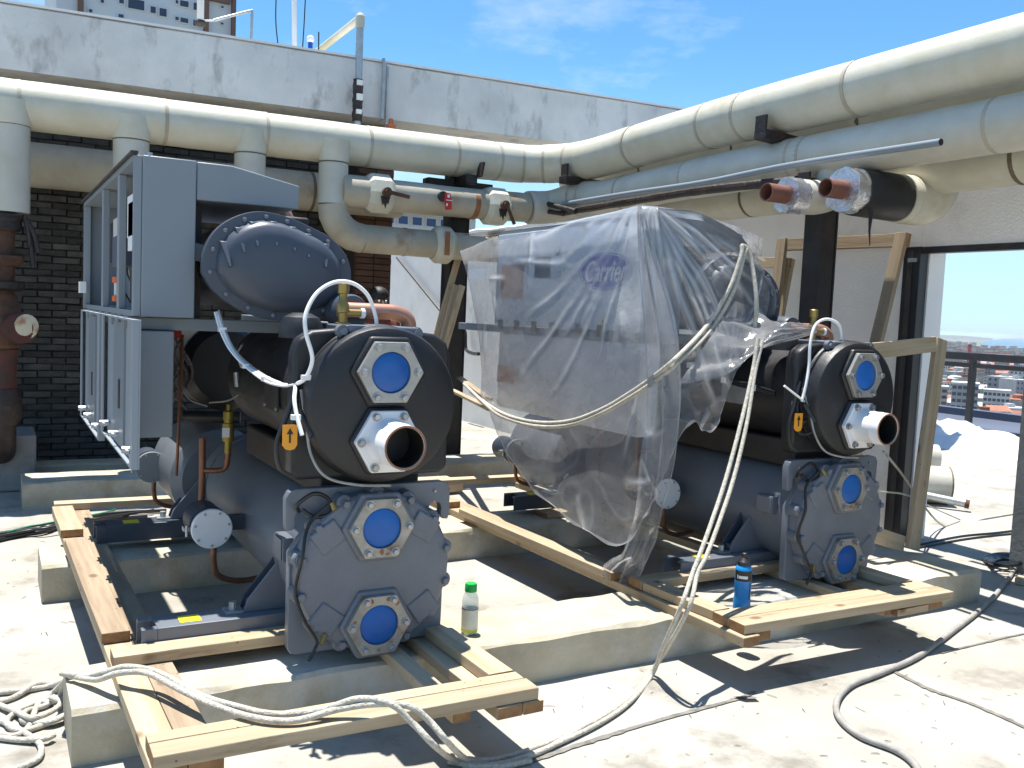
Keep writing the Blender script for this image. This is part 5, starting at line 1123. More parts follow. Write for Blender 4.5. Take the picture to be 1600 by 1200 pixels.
bd(P2,3.30,2.52,3.20,5.5,Z1,.06); bd(P2,3.50,2.50,3.40,5.5,Z1,.086); bd(P2,3.59,2.50,3.49,5.5,Z1,.084)
bd(P2,2.430,3.26,2.375,4.68,Z2,.088,'pine'); bd(P2,2.385,4.86,2.36,5.50,Z2,.092)
bd(P2,2.455,2.535,3.660,2.515,Z2,.086); bd(P2,2.455,2.625,3.655,2.602,Z2,.088)
bd(P2,2.505,2.675,2.48,3.09,Z2,.092); bd(P2,2.43,3.14,3.56,3.15,Z2,.090); bd(P2,3.59,2.66,3.57,3.10,Z2,.09); bd(P2,2.36,5.56,3.5,5.54,Z2,.09)
m_ = MB(); m_.box((2.72,2.49,.158),(2.86,2.60,.169)); 
# small chock and strips beneath the front of the right pallet
b_ = board('timber', P2, (3.32,2.515,.185), (3.52,2.515,.185), .05, .03, 'pine')
# scrap timber stacked behind, between the machines
def loose(label, p, q, w_, h_, mt='pine', up=(0,0,1), grp='loose timbers around the machines'):
    o = board('loose_board', None, p, q, w_, h_, mt, up); return tag(o, label, 'board', grp)
SC = [((1.62,6.35,.06),(3.05,6.30,.06),.12,.10,'rusty brown timber baulk on the floor behind the left pallet'),((1.60,6.02,.04),(3.1,6.22,.05),.09,.06,'long pale timber lying behind the left water heads'),
      ((1.70,5.75,.13),(3.0,6.75,.17),.09,.03,'slanting pale board laid across the scrap timber between the machines'),((1.75,5.55,.02),(2.9,5.52,.02),.10,.03,'thin flat board nearest the middle concrete sleeper between the machines'),
      ((1.65,5.28,.02),(2.3,5.36,.02),.07,.025,'short thin strip of wood on the floor between the pallets')]
for p, q, w_, h_, l_ in SC: loose(l_, p, q, w_, h_, 'pine')
# laths leaning on the left steel column
a0 = atY(688,532,7.0)
for i, (b0, b1, l_) in enumerate((((680,530),(716,402),'longest thin pine lath leaning on the left steel column'),((690,534),(712,445),'short pine lath in front of the long one on the left steel column'),((697,536),(722,446),'outermost short pine lath leaning on the left steel column'))):
    p = atY(*b0, 6.98-.03*i); q = atY(*b1, 7.05-.05*i-.02); d = (p-q).normalized(); p = p+d*((p.z-.02)/max(.05,-d.z))
    loose(l_, p, q, .055, .022, 'pine', (0,1,0), 'laths leaning on the steel column')
# leaning crate frames behind the right machine (each one a light frame of battens)
def frame(label, pts, y_or_x, mt, wd, closed, plane='X'):
    f_ = atX if plane == 'X' else atY
    P = [f_(a, b, c) for (a, b), c in zip(pts, y_or_x)]
    t = thing('crate_frame', label, 'wooden frame', V(P[0].x,P[0].y,0), 'leaning crate frames')
    n = len(P)
    nor = (P[1]-P[0]).cross(P[2]-P[1]).normalized()
    for i in range(n if closed else n-1):
        p, q = P[i], P[(i+1) % n]; d = (q-p).normalized(); o = nor*(.021*(i % 2))
        board('batten', t, p-d*wd*.5+o, q+d*wd*.5+o, wd, .022 if False else .032, mt, up=nor)
    return t
frame('taller leaning frame of grey battens against the plaster wall, left of the doorway', [(1195,600),(1222,382),(1408,374),(1362,565)], [4.85,5.0,5.0,4.85], 'grey_pine', .085, False)
frame('brown batten frame behind the plastic wrap, its corner peeking out beside the right column', [(1213,520),(1233,412),(1150,408)], [5.02,5.06,5.06], 'pine', .075, False)
y0_ = 3.05
def g(px, py, y): return atY(px, py, y)
Fp = [g(1425,858,3.20), g(1468,538,3.32), g(1330,552,3.32)]
t = thing('crate_frame', 'pale batten frame leaning behind the right water heads, its upright crossing the doorway', 'wooden frame', (Fp[0].x,Fp[0].y,0), 'leaning crate frames')
nor = Vector((0,-1,.1)).normalized()
board('batten', t, Fp[0], Fp[1]+(Fp[1]-Fp[0]).normalized()*.03, .085, .034, 'pine', up=nor)
board('batten', t, Fp[2], Fp[1]+V(-.045,-.0,0), .085, .032, 'pine', up=nor)
board('batten', t, g(1340,826,3.24), g(1410,850,3.24), .085, .032, 'pine', up=nor)
board('batten', t, g(1340,826,3.245), g(1328,545,3.36), .08, .032, 'pine', up=nor)
# cut end of timber against the right jamb, pieces between
loose('small offcut of pine lying by the right door jamb at the edge of view', atZ(1588,905,.02), atZ(1640,915,.02), .09, .035)
loose('brown offcut board lying on the floor behind the plastic hem', (3.02,4.95,.03), (3.65,5.6,.05), .14, .03)
loose('splintered offcut on the rear sleeper under the right machine', (2.85,4.62,.19), (3.2,4.66,.19), .12, .03)
# props tied to the column: slanting brown lath with a rope round it
loose('brown lath tied to the left steel column and pointing at the plastic wrap', atY(690,602,6.9), atX(768,640,2.74), .05, .02, 'pine', (0,0,1), 'laths leaning on the steel column')
loose('grey brown lath slanting down to the plastic wrap from the left steel column', atY(718,590,6.95), atX(765,625,2.75), .05, .02, 'grey_pine', (0,0,1), 'laths leaning on the steel column')
m_ = MB(); m_.cyl(atX(620,402,5.14), atX(700,500,5.14), .018, 8); single('wall_pipe', m_, 'frame_black', 'thin black pipe slanting down the pale wall behind the lower pipe', 'pipe')
m_ = MB(); m_.tube([atX(722,510,5.12),atX(727,520,5.12),atX(728,545,5.12),atX(738,552,5.12),atX(748,553,5.12)], .022, 10, 4); single('bent_handle', m_, 'frame_black', 'black bent pipe end sticking out beside the left steel column', 'pipe')

# ================================================================== PLASTIC WRAP over the right machine
xw = 3.40-.695-.055        # plane just outside the cabinet doors
yw = 2.95+.47-.11          # plane just in front of the compressor cover
KP = atX(1000,324,xw)
cols = [ # photo top, middle, bottom and the plane each strip hangs in
 ((719,394),(745,505),(752,612),'X',xw+.02,xw+.0),
 ((742,385),(764,520),(768,650),'X',xw+.0,xw-.06),
 ((770,372),(785,540),(792,704),'X',xw,xw-.13),
 ((806,365),(820,560),(832,762),'X',xw,xw-.18),
 ((850,356),(862,580),(882,806),'X',xw,xw-.22),
 ((905,344),(915,590),(930,838),'X',xw,xw-.24),
 ((958,333),(965,590),(975,853),'X',xw-.005,xw-.24),
 ((996,323),(1005,560),(1012,800),'X',xw-.01,xw-.22),
 ((1003,323),(1030,520),(1045,720),'Y',yw+.16,yw-.06),
 ((1040,326),(1062,500),(1078,660),'Y',yw+.10,yw-.06),
 ((1085,331),(1085,500),(1098,674),'Y',yw+.05,yw-.06),
 ((1128,350),(1118,500),(1118,668),'Y',yw+.03,yw-.06),
 ((1160,372),(1152,490),(1138,605),'Y',yw+.02,yw-.05),
 ((1186,415),(1178,480),(1160,560),'Y',yw+.02,yw-.04),
 ((1203,455),(1196,490),(1182,528),'Y',yw+.03,yw-.02),
]
def bez(a, b, c, t): return a*(1-t)**2+b*2*t*(1-t)+c*t*t
NC, NR = 420, 190
grid = []
cvs = []; SH = []
for top_, mid_, bot_, pl, d0, d1 in cols:
    f_ = atX if pl == 'X' else atY
    cvs.append((f_(*top_, d0), f_(*mid_, (d0+d1)/2), f_(*bot_, d1)))
    SH.append(f_(top_[0], top_[1]-2, d0+(.085 if pl == 'X' else .04)))
def shoulder(u):
    k = u*(len(cvs)-1); i = min(int(k), len(cvs)-2); f = k-i
    return SH[i].lerp(SH[i+1], f)
def colpt(u, t):
    k = u*(len(cvs)-1); i = min(int(k), len(cvs)-2); f = k-i
    def cr(a, b, c, d, f): return .5*((2*b)+(c-a)*f+(2*a-5*b+4*c-d)*f*f+(b*3-a-3*c+d)*f**3)
    R = []
    for j in range(3):
        p = [cvs[max(0,min(len(cvs)-1,i+q))][j] for q in (-1,0,1,2)]; R.append(cr(*p, f))
    a, b, c = R
    return a*(1-t)*(1-2*t)*1.0+b*4*t*(1-t)+c*t*(2*t-1)
m_ = MB(); FOLD = []
rc_ = random.Random(33)
CR = [(.10+2.7*(i+rc_.uniform(-.35,.35))/22, rc_.choice((.02,.02,.04,.15,.3)), rc_.uniform(.35,1.25), rc_.uniform(.4,1.0), rc_.uniform(-.12,.12)) for i in range(22)]
SEG = []
for i in range(26):
    sx_, sz_ = rc_.uniform(.05,2.2), rc_.uniform(.35,1.75); an_ = rc_.choice((rc_.gauss(1.2,.3), rc_.gauss(-1.1,.35), rc_.gauss(.3,.3))); ln_ = rc_.uniform(.12,.42)
    SEG.append((sx_, sz_, sx_+ln_*math.cos(an_), sz_+ln_*math.sin(an_), rc_.uniform(.4,1.0)))
for i in range(NC+1):
    u = i/NC
    for j in range(NR+1):
        t = j/NR
        uu = u + .012*math.sin(t*9+u*5)*t
        if u > 0 and u < 1: uu = max(0, min(1, uu))
        p = colpt(uu, t)
        # folds fanning out from the cabinet corner, long creases, slack wrinkles
        du_ = (Vector(colpt(min(1,uu+.01),t))-Vector(colpt(max(0,uu-.01),t))); dv_ = Vector(colpt(uu,min(1,t+.01)))-Vector(colpt(uu,max(0,t-.01)))
        nrm = du_.cross(dv_); nrm = nrm.normalized() if nrm.length > 1e-9 else V(-1,0,0)
        if nrm.dot(V(-1,-1,0)) < 0: nrm = -nrm
        dK = p-KP; r_ = math.hypot(dK.z, math.hypot(dK.x, dK.y)); ang = math.atan2(-dK.z, (dK.y if p.y > KP.y+.02 else -dK.x*1.0 if False else -(p.x-KP.x)))
        cre = 0.0; fo = 0.0
        for (ca, cr0, cr1, cw, ck) in CR:
            if cr0 < r_ < cr1:
                dd_ = r_*abs(ang-ca-ck*(r_-cr0)-.05*noise.noise((r_*3,ca*7,0)))
                if dd_ < .05:
                    ta = min(1, (r_-cr0)*8, (cr1-r_)*5)
                    cre += (math.cos(min(1, dd_/.042)*math.pi)*.5+.5)*cw*ta; fo = max(fo, math.exp(-(dd_/.0125)**2)*ta*(.5+cw*.5))
        hu, hv = u*2.3, p.z
        for (sx_, sz_, ex_, ez_, cw) in SEG:
            lx, lz = ex_-sx_, ez_-sz_; q_ = ((hu-sx_)*lx+(hv-sz_)*lz)/(lx*lx+lz*lz)
            if 0 < q_ < 1:
                dd_ = math.hypot(hu-sx_-q_*lx, hv-sz_-q_*lz)
                if dd_ < .04: ta = 4*q_*(1-q_); cre += (math.cos(min(1, dd_/.032)*math.pi)*.5+.5)*cw*ta; fo = max(fo, .8*math.exp(-(dd_/.011)**2)*ta)
        if p.x < 2.75: bk = max(.06, min(1, (math.hypot((p.y-3.83)/.30,(p.z-1.606)/.15)-.75)*1.8)); fo *= bk; cre *= .3+.7*bk
        wr = noise.noise((p.x*3,p.y*3,p.z*4)); wr2 = 1-abs(noise.noise((p.x*5+5,p.y*4,p.z*6)))*2
        low = max(0, t-.4)
        disp = min(1, r_*4)*.017*cre+.008*wr*min(1,r_*3)+.012*low*wr2
        edge = .018*noise.noise((u*24, 7, 0)) if j == NR else 0
        p = p+nrm*(max(disp, -.004)+.002)+V(0,0,edge)
        if t < .09 and u < .62:      # slack shoulder leaning in over the cabinet roof
            p = shoulder(u).lerp(p, t/.09)
        elif p.z > 1.27 and p.y > 3.56: p.x = min(p.x, 3.40-.695-.024)      # lies outside the doors and hinges
        m_.v.append(p); FOLD.append(min(1, fo+.35*max(0,wr2-.8)*5*low+(.7 if j > NR-2 else 0)))
for i in range(NC):
    for j in range(NR):
        a = i*(NR+1)+j; m_.f.append((a, a+NR+1, a+NR+2, a+1)); m_.mi.append(0)
SHEET = [Vector(m_.v[i*(NR+1)+j]) for i in range(0, NC+1, 4) for j in range(0, NR+1, 3)]
top_row = [Vector(m_.v[i*(NR+1)]) for i in range(NC+1)]
wrapT = thing('plastic_sheet', 'clear crumpled plastic sheet wrapped over the right machine, tied with white rope', 'plastic sheet', (3.0,3.6,.9))
hs_ = obj('hanging_sheet', m_, 'clear_plastic', wrapT, 180); fa_ = hs_.data.attributes.new('fold', 'FLOAT', 'POINT'); fa_.data.foreach_set('value', FOLD)
# the cover over the cabinet roof and compressor
m_ = MB(); NB = 22
for i, tp in enumerate(top_row):
    f = i/NC
    end = V(3.40+.30, max(3.62, min(5.55, tp.y+.25)) if tp.y > yw+.2 else tp.y+.75, 1.72 if f > .55 else 1.845)
    for j in range(NB+1):
        g_ = j/NB; p = tp.lerp(end, g_); p.z += .035*math.sin(g_*math.pi)*(1 if f < .6 else 1.2)+.02*noise.noise((p.x*7,p.y*7,2))*min(1,g_*4)
        if tp.y > 3.5 and p.z < 1.893 and p.x < 2.95: p.z = max(p.z, 1.89)
        m_.v.append(p)
for i in range(NC):
    for j in range(NB):
        a = i*(NB+1)+j; m_.f.append((a, a+NB+1, a+NB+2, a+1)); m_.mi.append(0)
obj('top_sheet', m_, 'clear_plastic', wrapT, 180)
# trailing strip down to the pallet
m_ = MB(); NS, NW = 60, 26
cl_ = [(atX(1002,332,xw-.012),.05),(atX(1012,400,xw-.05),.10),(atX(1030,500,xw-.12),.16),(atX(1036,600,xw-.17),.17),(atX(1030,700,xw-.21),.16),(atX(1018,780,xw-.24),.13),(atX(1005,835,xw-.24),.13),(atZ(990,872,.36),.13),(atZ(972,888,.275),.19),(atZ(966,915,.185),.17)]
cp_ = spline([c for c, _ in cl_], 8); wl_ = spline([V(w_,0,0) for _, w_ in cl_], 8)
dirw = V(.55,-.80,0).normalized(); nrw = V(-.80,-.55,0)
n_ = len(cp_)
for i in range(n_):
    f = i/(n_-1)
    for j in range(NW+1):
        s_ = j/NW-.5; ww = wl_[i].x*(1+.12*noise.noise((f*5,s_*2,3)))
        fold = .030*math.sin(s_*17+2*noise.noise((f*3,0,s_)))+.02*noise.noise((f*9,s_*6,1))
        p = cp_[i]+dirw*s_*ww+nrw*fold+V(0,0,.02*noise.noise((f*14,s_*8,6))*f)
        if f > .985: p.z = max(.20, p.z)
        m_.v.append(p)
for i in range(n_-1):
    for j in range(NW): a = i*(NW+1)+j; m_.f.append((a, a+1, a+NW+2, a+NW+1)); m_.mi.append(0)
SHEET += m_.v[::5]
obj('trailing_strip', m_, 'clear_plastic', wrapT, 180)
# flap pulled over the evaporator top towards the brass valve
m_ = MB(); A_ = [atY(1186,470,3.33),atY(1192,500,3.25),atY(1150,548,3.05),atY(1105,545,3.08),atY(1118,600,3.04)]
tops = spline([atY(1150,470,3.36),atY(1195,497,3.25),atY(1235,503,3.10),atY(1278,512,3.02)], 10)
bots = spline([atY(1060,600,3.10),atY(1135,584,3.02),atY(1190,548,2.98),atY(1276,520,3.0)], 10)
for i in range(len(tops)):
    for j in range(19):
        g_ = j/18; p = tops[i].lerp(bots[i], g_); bulge = math.sin(g_*math.pi)*.06*(1-i/len(tops)); p += V(-.3,-.8,.5)*bulge*.6
        p += V(0,-.5,.8)*(.016*math.sin(g_*22+3*noise.noise((i*.08,g_*3,0)))+.012*noise.noise((i*.3,g_*9,4)))*min(1,(1-i/len(tops))*3+.15); m_.v.append(p)
for i in range(len(tops)-1):
    for j in range(18): a = i*19+j; m_.f.append((a, a+1, a+20, a+19)); m_.mi.append(0)
obj('front_flap', m_, 'clear_plastic', wrapT, 180)
k_ = atX(746,428,xw-.035); m_ = MB(); m_.box((k_.x-.002,k_.y-.11,k_.z-.032),(k_.x,k_.y+.11,k_.z+.032)); obj('paper_label', m_, 'sticker_white', wrapT, None)

# ================================================================== ROPES, CABLES
def rope(label, strands, r, mt='rope', name='rope', cat='rope', grp=None, seg=8, k=10):
    t = thing(name, label, cat, strands[0][0], grp) if len(strands) > 1 else None
    for s_ in strands:
        m_ = MB(); m_.tube(s_, r, seg, k)
        if t: obj('strand', m_, mt, t, 60)
        else: return single(name, m_, mt, label, cat, grp, 60)
    return t
G = lambda px, py, z=.012: atZ(px, py, z)
# double rope from the wrapped machine down to the floor
A = atY(1184,530,2.93); 
fl = [G(1018,1056), G(985,1096), G(940,1128), G(880,1158), G(820,1182), G(760,1197), G(700,1190)]
def two(lst, off): return [p+off for p in lst]
drop = [A, atY(1176,580,2.90), atY(1158,660,2.82), atY(1135,745,2.74), atY(1112,815,2.66), atY(1092,870,2.60), atY(1083,893,2.575), atY(1065,945,2.51), atY(1040,1003,2.60)]
drop2 = [A+V(.03,0,0), atY(1180,580,2.895), atY(1167,660,2.815), atY(1147,745,2.735), atY(1124,815,2.655), atY(1103,870,2.595), atY(1090,895,2.57), atY(1078,945,2.50), atY(1050,1000,2.58)]
rope('white double rope hanging from the plastic wrap and curving over the floor', [drop+fl, drop2+[p+V(.022,.03,0) for p in fl]], .0085)
# rope belted round the plastic
def off(px, py, pl, d): return (atX if pl == 'X' else atY)(px, py, d)
def onsheet(px, py, lift=.022):
    d = ray(px, py).normalized(); near = sorted(SHEET, key=lambda v: (v-EYE-d*((v-EYE).dot(d))).length)[:10]
    k = min((v-EYE).dot(d) for v in near); return EYE+d*(k-lift)
B1 = [(1172,400),(1160,384),(1158,400),(1140,450),(1105,508),(1060,556),(1025,586),(985,614),(940,640),(890,658),(840,660),(795,650),(765,634)]
B2 = [(1168,388),(1163,398),(1146,455),(1110,516),(1064,562),(1028,592),(985,621),(940,646),(890,664),(840,666),(795,655),(768,640)]
b1 = [off(1178,520,'Y',yw-.08),off(1182,470,'Y',yw-.08)]+[onsheet(*q_) for q_ in B1]+[off(735,612,'X',xw+.06)]
b2 = [onsheet(q_[0], q_[1], .026) for q_ in B2]+[off(725,600,'X',xw+.06)]
rope('white rope belted in two turns around the plastic wrap and over its shoulder', [b1, b2], .0105)
# rope across the left pallet
zt_ = .262
c1_ = [G(96,1052,.19), G(135,1056,.20), G(165,1050,.235), G(200,1042,.27), G(250,1052,.268), G(310,1085,.264), G(370,1104,.262), G(430,1116,.262), G(500,1110,.270), G(560,1092,.300), atY(610,1100,2.28), atY(645,1130,2.255), atY(680,1166,2.22), G(712,1190,.02), G(735,1196), G(790,1192), G(850,1172), G(905,1140)]
c2_ = [G(110,1056,.185), G(150,1062,.205), G(185,1052,.25), G(230,1052,.267), G(290,1082,.263), G(340,1104,.262), G(400,1122,.262), G(460,1126,.262), G(530,1108,.275), G(590,1100,.29), atY(640,1104,2.27), atY(672,1128,2.25), atY(700,1160,2.22), G(732,1188,.02), G(780,1197), G(830,1188)]
rope('pale rope laid double across the front beam of the left pallet', [c1_, c2_], .0095)
# tangle at far left
tg = [[G(-30,1085),G(40,1078),G(85,1070,.02),G(110,1056,.12),G(98,1050,.19),G(105,1058,.16),G(88,1078,.03),G(60,1100),G(45,1135),G(20,1150),G(-20,1140)],
      [G(-30,1105),G(20,1090),G(60,1068,.02),G(90,1075),G(75,1100),G(40,1112),G(38,1128),G(80,1128,.02),G(110,1110,.03),G(112,1095,.03),G(85,1090,.02),G(60,1098)],
      [G(110,1056,.18),G(98,1075,.06),G(88,1095,.02),G(60,1098),G(30,1110),G(10,1128),G(30,1142),G(70,1132),G(100,1118,.02)],
      [G(-20,1120),G(10,1130),G(40,1146),G(62,1162),G(62,1182),G(40,1196),G(0,1210)],
      [G(-20,1150),G(30,1156),G(70,1154,.02),G(85,1148,.02)],
      [G(-10,1098),G(25,1112,.02),G(50,1122,.03),G(80,1112,.03),G(95,1098,.03),G(80,1090,.03)]]
rope('loose white rope tangle on the floor left of the front sleeper', tg, .0095)
rope('grey hose running from the right jamb past the pallet and curling towards the lower edge', [[G(1640,840,.014),G(1600,868,.014),G(1575,905,.014),G(1540,945,.014),G(1490,985,.014),G(1435,1025,.014),G(1375,1052,.014),G(1330,1070,.014),G(1308,1095,.014),G(1312,1122,.014),G(1345,1150,.014),G(1400,1172,.014),G(1430,1195,.014),G(1445,1230,.014)]], .012, 'hose', 'grey_hose', 'hose')
rope('thin rope tied from the doorway frame foot to the floor beyond', [[atY(1380,705,3.3),atY(1405,735,3.35),G(1475,822,.01),G(1540,810,.008),G(1600,800,.008)]], .007, 'rope', 'thin_rope', 'rope')
rope('thin pale cord from behind the right water heads to the batten frame', [[atY(1374,768,3.15),atY(1415,773,3.28)]+[G(1450,790,.2),G(1500,812,.01)]], .005, 'rope', 'tied_line', 'cord', None, 6, 6)
bc = [[G(1430,852,.008),G(1500,838,.008),G(1560,832,.008),G(1640,822,.008)],[G(1432,856,.008),G(1510,842,.008),G(1580,834,.008),G(1650,828,.008)]]
rope('pair of dark cables lying across the doorway shadow', bc, .007, 'black_cable', 'dark_cable', 'cable')
coil = []
for q_ in range(5):
    cx_, cy_ = 1568+q_*1.5, 874+q_*1.2; coil.append([G(cx_+ (30-2*q_)*math.cos(a), cy_+(9-q_)*math.sin(a), .012+.012*q_) for a in [2*math.pi*i/12 for i in range(13)]])
rope('coil of dark cable on the floor beside the right door jamb', coil, .010, 'black_cable', 'cable_coil', 'cable coil', None, 8, 4)
cb = [([G(-40,840,.02),G(20,832,.02),G(60,826,.02),G(84,822,.03),G(150,806,.02),G(200,800,.02),G(260,797,.02)],.016,'black_cable'),([G(-40,852,.016),G(30,836,.016),G(70,830,.02),G(120,815,.016),G(230,806,.016)],.014,'black_cable'),([G(10,832,.03),G(50,822,.035),G(80,817,.04),G(160,802,.03),G(180,796,.03)],.007,'green_cable'),([G(-40,846,.03),G(40,830,.035),G(80,824,.05),G(170,808,.04),G(240,797,.03)],.009,'black_cable')]
t = thing('cable_bundle', "bundle of thick black cables and one green cable under the left pallet's rear", 'cable', (.2,4.8,0))
for p_, r_, mt_ in cb: m_ = MB(); m_.tube(p_, r_, 8, 6); obj('cable', m_, mt_, t, 60)

# ================================================================== BOTTLES
b = atZ(733,989,.172); t = thing('clear_bottle', 'small clear bottle with a green screw cap and pale label on the front sleeper', 'bottle', b)
m_ = MB(); m_.lathe(b,(0,0,1),[(0,.026),(.003,.031),(.125,.031),(.140,.029),(.155,.022),(.168,.0185),(.172,.0185)],28); obj('bottle_body', m_, 'bottle_clear', t, 40)
m_ = MB(); m_.lathe(b+V(0,0,.002),(0,0,1),[(0,.0285),(.098,.0285)],24); obj('water_fill', m_, 'liquid_clear', t, 40)
m_ = MB(); m_.lathe(b,(0,0,1),[(.022,.0316),(.098,.0316)],28,False,False); lb = obj('paper_label', m_, 'label_pale', t, 40)
m_ = MB(); m_.lathe(b,(0,0,1),[(.010,.0317),(.0215,.0317)],28,False,False); obj('label_band', m_, 'label_lime', t, 40)
m_ = MB(); m_.lathe(b,(0,0,1),[(.0955,.0318),(.0975,.0318)],28,False,False); obj('label_line', m_, 'print_black', t, 40)
m_ = MB(); R = []
for z_, r_ in ((.160,.0215),(.162,.0225),(.188,.0215),(.191,.020)): R.append([b+V((r_+(.0006 if k % 2 else 0))*math.cos(2*math.pi*k/40),(r_+(.0006 if k % 2 else 0))*math.sin(2*math.pi*k/40),z_) for k in range(40)])
m_.rings(R); obj('screw_cap', m_, 'cap_green', t, 25)
b = V(2.665, 2.765, .172); b = atZ(1158,957,.172); t = thing('sports_bottle', "blue squeeze bottle with black sports cap inside the right pallet's front corner", 'bottle', b)
m_ = MB(); m_.lathe(b,(0,0,1),[(0,.030),(.004,.0355),(.06,.0355),(.072,.033),(.085,.0325),(.10,.0345),(.185,.0345),(.196,.031),(.203,.024)],30); obj('bottle_body', m_, 'bottle_blue', t, 40)
m_ = MB(); m_.lathe(b,(0,0,1),[(.203,.0265),(.206,.0275),(.218,.0275),(.226,.020),(.236,.012),(.238,.0125),(.252,.0115),(.254,.009)],24); obj('sports_cap', m_, 'bottle_black', t, 40)
m_ = MB(); n = 14; vv = []
d_ = (EYE-b); a0 = math.atan2(d_.y, d_.x)
def arc(z0, z1, aa, ab, r_): m_ = MB(); vs = []; n = 12; [vs.extend([b+V(r_*math.cos(a0+aa+(ab-aa)*i/n), r_*math.sin(a0+aa+(ab-aa)*i/n), z) for z in (z0, z1)]) for i in range(n+1)]; m_.add(vs, [(2*i,2*i+2,2*i+3,2*i+1) for i in range(n)]); return m_
lb = obj('black_label', arc(.140,.183,-1.2,1.2,.0349), 'bottle_black', t, 60); obj('label_mark', arc(.151,.163,-.55,.55,.0353), 'sticker_white', lb, 60); obj('label_mark', arc(.1495,.166,-.75,-.62,.0353), 'sticker_white', lb, 60)
obj('side_print', arc(.05,.135,.9,1.05,.0351), 'bottle_black', t, 60)

# ================================================================== RUSTY VALVE, far left
vx0 = .055; vy0 = yA-.06
t = thing('rusty_valve', 'rusty red and black pump valve stack under the leftmost cream branch', 'valve', (vx0,vy0,.2))
def vl(nm, prof, mt, c=(0,0), seg=22): m_ = MB(); m_.lathe((vx0+c[0],vy0+c[1],0),(0,0,1),prof,seg); return obj(nm, m_, mt, t, 30)
zz = atY(15,335,vy0).z
vl('torn_wrap', [(zz-.01,.125),(zz-.03,.130),(zz-.05,.115),(zz-.09,.12),(zz-.11,.10)], 'tar_black'); vl('riser_pipe', [(1.15,.075),(zz-.11,.075)], 'rust'); vl('pipe_flange', [(1.55,.10),(1.58,.13),(1.61,.13),(1.615,.10)], 'rust'); vl('pipe_flange', [(1.38,.10),(1.40,.135),(1.44,.135),(1.445,.10)], 'tar_black')
vl('valve_body', [(1.0,.09),(1.03,.12),(1.15,.125),(1.25,.11),(1.36,.085)], 'rust'); vl('pump_neck', [(.74,.09),(.82,.085),(.93,.09),(1.0,.10)], 'red_rust'); vl('pump_body', [(.50,.10),(.55,.125),(.66,.12),(.74,.10)], 'tar_black')
m_ = MB(); m_.tube([(vx0,vy0,.56),(vx0,vy0+.02,.42),(vx0,vy0+.14,.30),(vx0,vy0+.5,.26)], .085, 16, 5); obj('suction_bend', m_, 'tar_black', t, 40)
hb = atY(35,515,vy0-.22); m_ = MB(); m_.lathe((vx0+.02,vy0-.02,hb.z+.01),(hb-V(vx0+.02,vy0-.02,hb.z)).normalized(),[(0,.075),(.16,.075),(.17,.10),(.23,.10),(.24,.06)],22); cvv = obj('side_flange', m_, 'red_rust', t, 30)
m_ = MB(); m_.lathe((hb.x+.01,hb.y+.02,hb.z+.02),(hb-V(vx0,vy0,hb.z)+V(0,0,.35*0)).normalized(),[(0,.085),(.03,.080),(.035,.05)],18); obj('peeling_paint', m_, 'peel_white', cvv, 30)
m_ = MB(); a = V(vx0+.13,vy0-.05,zz-.02); 
for dx, dz in ((.05,-.32),(.08,-.22),(.03,-.18)): m_.tube([a, a+V(dx*.6,-.01,dz*.4), a+V(dx,-.02,dz)], .016, 6, 4)
obj('torn_strips', m_, 'tar_black', t, 40)

